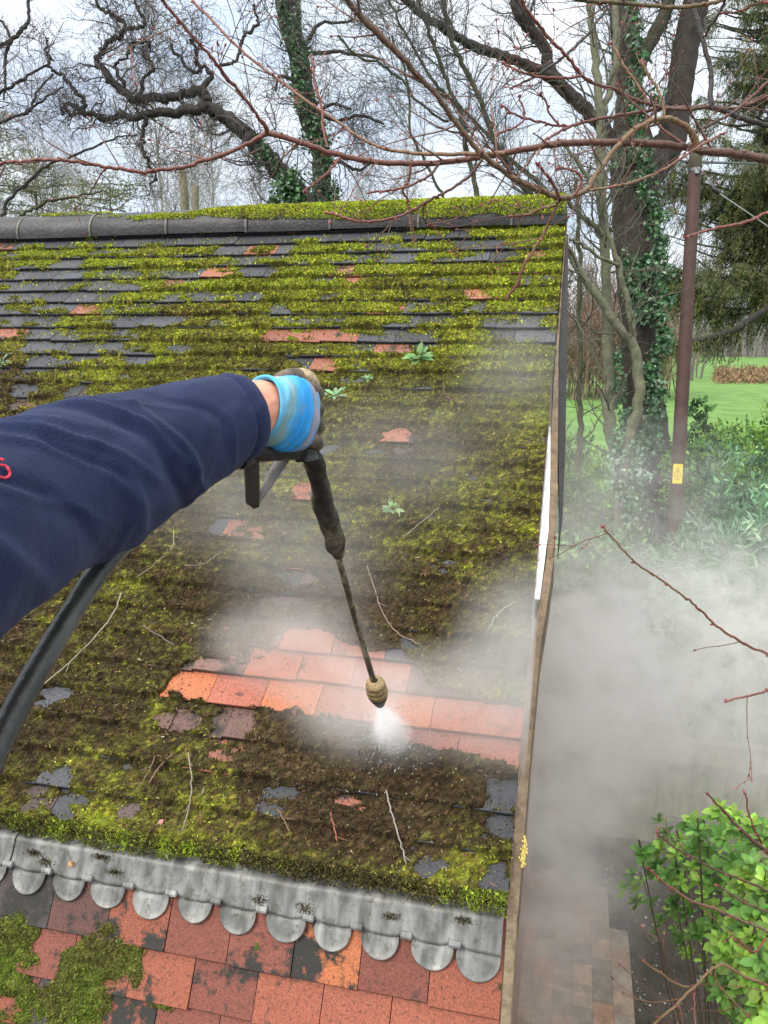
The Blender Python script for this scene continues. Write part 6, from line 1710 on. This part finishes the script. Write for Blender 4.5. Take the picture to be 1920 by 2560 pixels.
innr = cg[0] + (Vq[0] - cg[0]) * .93; inn2 = cg[8] + (Vq[8] - cg[8]) * .86
V_ = np.concatenate([Vq.reshape(-1, 3), [cg[-1]], innr, inn2]); o = (n2_ - 1) * k2_; a = np.arange(k2_); b = (a + 1) % k2_
cap_ = np.stack([a + o, b + o, np.full(k2_, n2_ * k2_)], 1)
r0_ = n2_ * k2_ + 1
lip = np.concatenate([np.stack([b, a, a + r0_, b + r0_], 1), np.stack([b + r0_, a + r0_, a + r0_ + k2_, b + r0_ + k2_], 1)])
C_ = np.concatenate([cl.reshape(-1, 3), cl[-1, :1], cl[0], cl[0]])
glove = mesh('glove', V_, [grid_faces(n2_, k2_), lip, cap_], mat_glove(), person, C_, smooth=True)
M_rubber = mat_plain('rubber_coating', (.045, .032, .026), (.17, .125, .085), 48, .55, .8, .38, .66)
M_rubber2 = mat_attr('worn_rubber', .55, bump=.6, bscale=130, var=.4, vscale=45)
pcoat = [([K(700, 1000, 1.245), K(735, 1000, 1.262)], [.020, .018]), ([K(690, 1040, 1.245), K(730, 1045, 1.268)], [.022, .018]), ([K(690, 1075, 1.24), K(728, 1085, 1.268)], [.018, .016])]
hand_surface('glove_coating', M_rubber, .0026, fingers + [([thumb[0][i] for i in (1, 2, 3, 4)], thumb[1][1:])] + pcoat, glove, (.17, .125, .085), .003, 3)
tipc = MB(); q = smooth_line(np.column_stack([[K(742, 941, 1.262), K(762, 945, 1.272), K(779, 962, 1.284), K(784, 985, 1.29)], [.0135, .0148, .0135, .010]]), 5)
add_tube(tipc, q[:, :3], q[:, 3], 16, (.42, .32, .20)); tipc.build('thumb_patch', M_rubber2, glove, smooth=True)

# ------------------------------------------------------------------ pressure washer gun, lance and hose
M_grime = mat_attr('muddy_foam', .85, bump=1, bscale=70, var=.75, vscale=55, detail=8)
M_metal = mat_attr('dirty_steel', .5, bump=.6, bscale=110, var=.7, vscale=90, metal=.2, detail=6)
gun = empty('pressure_washer', tuple(rod0)); tag(gun, 'black pressure washer gun with a muddy foam-wrapped lance and brass spray nozzle', 'pressure washer')
mb = MB(); lathe(mb, rod0 + rax * .012, rod1, [(0, .012), (.03, .018), (.1, .0195), (.5, .017), (.9, .0175), (1, .02)], 18, (.028, .026, .024)); mb.build('barrel', M_plastic, gun, smooth=True)
foam_pl = [(765, 1128, 1.288), (782, 1150, 1.31), (796, 1200, 1.365), (811, 1267, 1.435), (828, 1320, 1.495), (840, 1365, 1.545), (846, 1388, 1.57)]
fr_ = [.0145, .0175, .0168, .0195, .0198, .0185, .0105]
S = np.array([[*P(*q), r] for q, r in zip(foam_pl, fr_)]); o = smooth_line(S, 10)
V, Fq, _ = tubes(o[None, :, :3], o[None, :, 3], 22); ii = np.arange(len(o)).repeat(22); jj = np.tile(np.arange(22), len(o))
Cn = o[ii, :3]; lump = 1 + .24 * (fbm(ii * .16, np.cos(jj / 22 * 6.28) * 1.5 + 2, 81, 3) - .5) * 2 * .6 + .06 * np.sin(ii * .55 + np.cos(jj / 22 * 6.28))
V = Cn + (V - Cn) * lump[:, None]; mb = MB(); mb.add(V, [Fq], ramp(fbm(ii * .13, jj * .25, 83, 4), [(0, (.012, .01, .008)), (.45, (.03, .024, .018)), (.62, (.10, .08, .055)), (.8, (.24, .20, .14))]))
mb.add(np.vstack([o[-1:, :3], V[-22:]]), [np.array([[0, 1 + i, 1 + (i + 1) % 22] for i in range(22)])], (.04, .03, .02)); mb.build('foam_grip', M_grime, gun, smooth=True)
pipe_pl = [(842, 1378, 1.56), (853, 1418, 1.60), (870, 1480, 1.665), (888, 1545, 1.735), (909, 1617, 1.82), (931, 1693, 1.915), (938, 1712, 1.94)]
S = np.array([[*P(*q), r] for q, r in zip(pipe_pl, [.0068, .0068, .0070, .0072, .0073, .0073, .0073])]); o = smooth_line(S, 8)
V, Fq, _ = tubes(o[None, :, :3], o[None, :, 3], 14); ii = np.arange(len(o)).repeat(14); jj = np.tile(np.arange(14), len(o))
mb = MB(); mb.add(V, [Fq], ramp(fbm(ii * .5, jj * .4, 85, 4), [(0, (.04, .034, .025)), (.45, (.09, .075, .05)), (.6, (.22, .19, .13)), (.8, (.40, .35, .26))])); lp = mb.build('lance_pipe', M_metal, gun, smooth=True)
n0, n1_ = P(936, 1702, 1.925), P(951, 1762, 1.985)
nax = nrm(n1_ - n0); L_ = np.linalg.norm(n1_ - n0)
mb = MB(); prof = [(-.02, .008), (.02, .015), (.08, .0225), (.16, .0245), (.19, .0228), (.22, .0252), (.32, .0262), (.35, .0242), (.38, .0264), (.46, .0268), (.50, .0250), (.53, .0262)]
cA, cB = (.34, .24, .12), (.19, .13, .065)
lathe(mb, n0, n1_, prof, 28, [cB if i in (4, 7, 10) else cA for i in range(len(prof))]); noz = mb.build('nozzle_collar', mat_attr('dull_brass', .45, bump=.4, bscale=90, var=.35, vscale=60, metal=.25), gun, smooth=True)
mb = MB(); lathe(mb, n0, n1_, [(.52, .0258), (.60, .0250), (.72, .0215), (.85, .0165), (.97, .012), (1.0, .0105), (1.0, .004), (.9, .003)], 24, (.035, .026, .022)); mb.build('nozzle_tip', M_plastic, gun, smooth=True)
# gun body below the palm, trigger guard loop and hose connector
def beam(mb, a, b, wa, ha, wb, hb, col, upv=None):
    a, b = np.asarray(a), np.asarray(b); x = nrm(b - a); up_ = nrm(a - CAM); y = nrm(np.cross(up_, x)); z = np.cross(x, y)
    prof = []
    for (c, w_, h_) in ((a - x * .004, wa * .8, ha * .8), (a, wa, ha), (b, wb, hb), (b + x * .004, wb * .8, hb * .8)):
        for j in range(12):
            an = j / 12 * 2 * math.pi; cx, cy_ = math.cos(an), math.sin(an); e = .45
            prof.append(c + y * w_ / 2 * np.sign(cx) * abs(cx) ** e + z * h_ / 2 * np.sign(cy_) * abs(cy_) ** e)
    fq = [[q * 12 + j, q * 12 + (j + 1) % 12, (q + 1) * 12 + (j + 1) % 12, (q + 1) * 12 + j] for q in range(3) for j in range(12)]
    mb.add(prof, [np.array(fq), np.array([list(range(11, -1, -1)), list(range(36, 48))])], col)


mb = MB(); beam(mb, P(620, 1128, 1.20), P(752, 1122, 1.285), .034, .040, .036, .036, (.022, .020, .020)); mb.build('gun_body', M_plastic, gun, smooth=True)
mb = MB(); beam(mb, P(628, 1125, 1.21), P(632, 1252, 1.255), .024, .020, .023, .018, (.055, .045, .038)); beam(mb, P(632, 1248, 1.253), P(638, 1262, 1.258), .023, .018, .014, .012, (.03, .026, .022)); gd = mb.build('trigger_guard', M_plastic, gun, smooth=True)
mb = MB(); beam(mb, P(642, 1256, 1.262), P(722, 1122, 1.30), .011, .018, .024, .020, (.19, .175, .165)); mb.build('trigger', M_plastic, gun, smooth=True)
mb = MB(); lathe(mb, P(624, 1132, 1.205), P(596, 1150, 1.175), [(0, .016), (.2, .018), (.8, .018), (1, .014)], 14, (.03, .03, .03)); mb.build('hose_connector', M_plastic, gun, smooth=True)
hs = [(604, 1146, 1.18, .0105), (520, 1200, 1.12, .0105), (380, 1300, 1.06, .0115), (285, 1385, .985, .0125), (232, 1448, .94, .0135), (190, 1515, .90, .0128), (130, 1612, .845, .0128), (70, 1715, .79, .0128), (10, 1830, .735, .0128), (-60, 1980, .67, .0128), (-160, 2200, .58, .0128), (-300, 2600, .5, .0128)]
S = np.array([[*P(a, b, c), d] for a, b, c, d in hs]); o = smooth_line(S, 9)
V, Fq, _ = tubes(o[None, :, :3], o[None, :, 3], 24); ii = np.arange(len(o)).repeat(24); jj = np.tile(np.arange(24), len(o))
mb = MB(); mb.add(V, [Fq], ramp(fbm(ii * .08, jj * .35, 87, 4), [(0, (.014, .015, .016)), (.45, (.024, .025, .025)), (.62, (.05, .052, .048)), (.85, (.09, .09, .085))]))
hose = mb.build('pressure_hose', mat_attr('rubber_hose', .38, bump=.35, bscale=35, var=.35, vscale=14), None, smooth=True, loc=tuple(o[0, :3])); tag(hose, 'thick black rubber hose hanging below the navy sleeve', 'hose')

# ------------------------------------------------------------------ spray and mist
def vol_mat(name, build, col=(1.0, .990, .972), aniso=.2):
    m = bpy.data.materials.new(name); m.use_nodes = True; t = m.node_tree; n = t.nodes; l = t.links.new; n.clear()
    out_ = n.new('ShaderNodeOutputMaterial'); pv = n.new('ShaderNodeVolumePrincipled'); pv.inputs['Color'].default_value = (*col, 1); pv.inputs['Anisotropy'].default_value = aniso
    d = build(n, l); l(d, pv.inputs['Density']); l(pv.outputs[0], out_.inputs['Volume']); return m


def math_(n, l, op, a, b=None, clamp=False):
    x = n.new('ShaderNodeMath'); x.operation = op; x.use_clamp = clamp
    for i, v in enumerate((a, b)):
        if v is None: continue
        if isinstance(v, (int, float)): x.inputs[i].default_value = v
        else: l(v, x.inputs[i])
    return x.outputs[0]


def mist_density(blobs, dens, nscale, thr=(.38, .68), soft=.16, stretch=(1, 1, 1), dist=.9):
    """blobs: (centre, radii, weight) in world coordinates; noise breaks them into wisps"""
    def build(n, l):
        geo = n.new('ShaderNodeNewGeometry'); tot = None
        for c, r, w_ in blobs:
            v1 = n.new('ShaderNodeVectorMath'); v1.operation = 'SUBTRACT'; l(geo.outputs['Position'], v1.inputs[0]); v1.inputs[1].default_value = tuple(c)
            v2 = n.new('ShaderNodeVectorMath'); v2.operation = 'DIVIDE'; l(v1.outputs[0], v2.inputs[0]); v2.inputs[1].default_value = tuple(r)
            v3 = n.new('ShaderNodeVectorMath'); v3.operation = 'LENGTH'; l(v2.outputs[0], v3.inputs[0])
            q = n.new('ShaderNodeMapRange'); q.interpolation_type = 'SMOOTHSTEP'; q.inputs[1].default_value = 1.0; q.inputs[2].default_value = .0; q.inputs[3].default_value = 0; q.inputs[4].default_value = w_
            l(v3.outputs['Value'], q.inputs[0])
            tot = q.outputs[0] if tot is None else math_(n, l, 'ADD', tot, q.outputs[0])
        mp = n.new('ShaderNodeMapping'); mp.inputs['Scale'].default_value = stretch; l(geo.outputs['Position'], mp.inputs[0])
        z = n.new('ShaderNodeTexNoise'); z.inputs['Scale'].default_value = nscale; z.inputs['Detail'].default_value = 5; z.inputs['Roughness'].default_value = .6; z.inputs['Distortion'].default_value = dist; l(mp.outputs[0], z.inputs['Vector'])
        r = n.new('ShaderNodeMapRange'); r.inputs[1].default_value = thr[0]; r.inputs[2].default_value = thr[1]; r.inputs[3].default_value = soft; r.inputs[4].default_value = 1; l(z.outputs['Fac'], r.inputs[0])
        return math_(n, l, 'MULTIPLY', math_(n, l, 'MULTIPLY', tot, r.outputs[0]), dens)
    return build


def vol_box(name, lo, hi, m, label, cat):
    lo, hi = np.array(lo), np.array(hi); c = (lo + hi) / 2; h = (hi - lo) / 2; mb = MB(); mb.box(c, (1, 0, 0), (0, 1, 0), (0, 0, 1), h[0], h[1], h[2])
    o = mb.build(name, m, None, loc=tuple(c)); tag(o, label, cat, kind='stuff'); return o


rp_ = lambda px, py, h=0.: roof(*hit_roof(px, py), h)
# over the tiles
B1 = [(rp_(920, 1770, .06), (.34, .20, .16), 3.0), (rp_(740, 1640, .06), (.34, .24, .17), 2.4), (rp_(800, 1480, .14), (.38, .4, .26), .5), (rp_(1160, 1790, .08), (.36, .22, .20), 2.1),
      (rp_(600, 1330, .15), (.42, .42, .26), .30), (rp_(1000, 1240, .18), (.55, .7, .32), .20), (rp_(920, 1860, .05), (.26, .12, .12), 3.0), (rp_(1310, 1720, .12), (.26, .45, .35), 1.0), (rp_(1300, 1000, .1), (.3, .7, .3), .25)]
m1 = vol_mat('roof_mist', mist_density(B1, 3.6, 3.6, (.38, .66), .32))
vol_box('mist', (-1.75, -2.75, -1.75), (.02, -.7, -.15), m1, 'thin drifting mist of spray over the washed tiles', 'mist')
B2 = [((1.0, 1.6, -2.75), (1.6, 1.9, 1.05), 1.15), ((2.5, 2.3, -2.65), (1.9, 1.8, 1.0), .9), ((.2, .2, -2.15), (.8, 1.3, .95), 1.1), ((.25, .7, -3.4), (.75, 1.7, 1.4), .75), ((.12, -.4, -3.3), (.4, 1.1, 1.3), .5), ((.08, -.9, -2.3), (.36, 1.1, 1.0), .75),
      ((.6, 2.0, -1.7), (1.3, 1.9, .8), .2), ((1.0, 2.0, -3.7), (1.5, 1.2, 1.0), .9), ((.05, -.6, -1.2), (.35, 1.2, .5), .4), ((1.5, -.2, -2.9), (.7, .8, .6), .35)]
m2 = vol_mat('side_mist', mist_density(B2, 1.85, 2.3, (.43, .585), .08, stretch=(1, .8, 1.25), dist=1.8))
vol_box('mist', (-.30, -2.1, -4.98), (4.2, 3.9, -.45), m2, 'dense pale cloud of spray hanging beyond the roof edge above the path', 'mist')
# the fan of water between nozzle and tiles
tipp = n1_; hitp = rp_(985, 1858, .004); m = nrm(hitp - tipp); L_ = np.linalg.norm(hitp - tipp); sidev = nrm(np.cross(m, NR))


def spray_density(n, l):
    geo = n.new('ShaderNodeNewGeometry')
    v1 = n.new('ShaderNodeVectorMath'); v1.operation = 'SUBTRACT'; l(geo.outputs['Position'], v1.inputs[0]); v1.inputs[1].default_value = tuple(tipp)
    dt = n.new('ShaderNodeVectorMath'); dt.operation = 'DOT_PRODUCT'; l(v1.outputs[0], dt.inputs[0]); dt.inputs[1].default_value = tuple(m)
    sc = n.new('ShaderNodeVectorMath'); sc.operation = 'SCALE'; sc.inputs[0].default_value = tuple(m); l(dt.outputs['Value'], sc.inputs['Scale'])
    v2 = n.new('ShaderNodeVectorMath'); v2.operation = 'SUBTRACT'; l(v1.outputs[0], v2.inputs[0]); l(sc.outputs[0], v2.inputs[1])
    ln = n.new('ShaderNodeVectorMath'); ln.operation = 'LENGTH'; l(v2.outputs[0], ln.inputs[0])
    rad = math_(n, l, 'ADD', math_(n, l, 'MULTIPLY', dt.outputs['Value'], .36), .007)
    q = n.new('ShaderNodeMapRange'); q.interpolation_type = 'SMOOTHSTEP'; q.inputs[1].default_value = 1.0; q.inputs[2].default_value = .15; q.inputs[3].default_value = 0; q.inputs[4].default_value = 1
    l(math_(n, l, 'DIVIDE', ln.outputs['Value'], rad), q.inputs[0])
    fall = math_(n, l, 'DIVIDE', .9, math_(n, l, 'ADD', math_(n, l, 'MULTIPLY', dt.outputs['Value'], 9.0), .30))
    z = n.new('ShaderNodeTexNoise'); z.inputs['Scale'].default_value = 26; z.inputs['Detail'].default_value = 3; l(geo.outputs['Position'], z.inputs['Vector'])
    r = n.new('ShaderNodeMapRange'); r.inputs[1].default_value = .35; r.inputs[2].default_value = .65; r.inputs[3].default_value = .35; r.inputs[4].default_value = 1.2; l(z.outputs['Fac'], r.inputs[0])
    return math_(n, l, 'MULTIPLY', math_(n, l, 'MULTIPLY', math_(n, l, 'MULTIPLY', q.outputs[0], r.outputs[0]), fall), 50.0)


mb = MB(); lathe(mb, tipp - m * .002, hitp, [(0, .002), (0, .012), (.25, .035), (.6, .075), (.85, .10), (1.0, .115), (1.0, .0)], 24, (1, 1, 1))
spray = mb.build('water_spray', vol_mat('spray', spray_density, (1, 1, 1), .0), None, smooth=True, loc=tuple(tipp)); tag(spray, 'white fan of water jetting from the nozzle onto the tiles', 'water spray', kind='stuff')
g = np.random.default_rng(900); n = 900; t = g.random(n) ** .6; q = tipp + m * (t * L_)[:, None] + g.normal(size=(n, 3)) * (.006 + .045 * t)[:, None]
n2 = 700; q2 = hitp + nrm(g.normal(size=(n2, 3)) + NR * .6) * (g.random((n2, 1)) ** 1.2 * .22); q2 = q2[((q2 - HINGE * 0) @ NR) > .02]
q = np.vstack([q, q2]); n = len(q); s = g.uniform(.0006, .0017, n)
V = q[:, None] + oc[None] * s[:, None, None]; dr = mesh('water_droplets', V.reshape(-1, 3), [(np.arange(n)[:, None, None] * 6 + of[None]).reshape(-1, 3)], mat_attr('droplet', .15), None, np.full((n * 6, 3), .8)); tag(dr, 'tiny white droplets flying round the jet of water', 'droplets', kind='stuff')
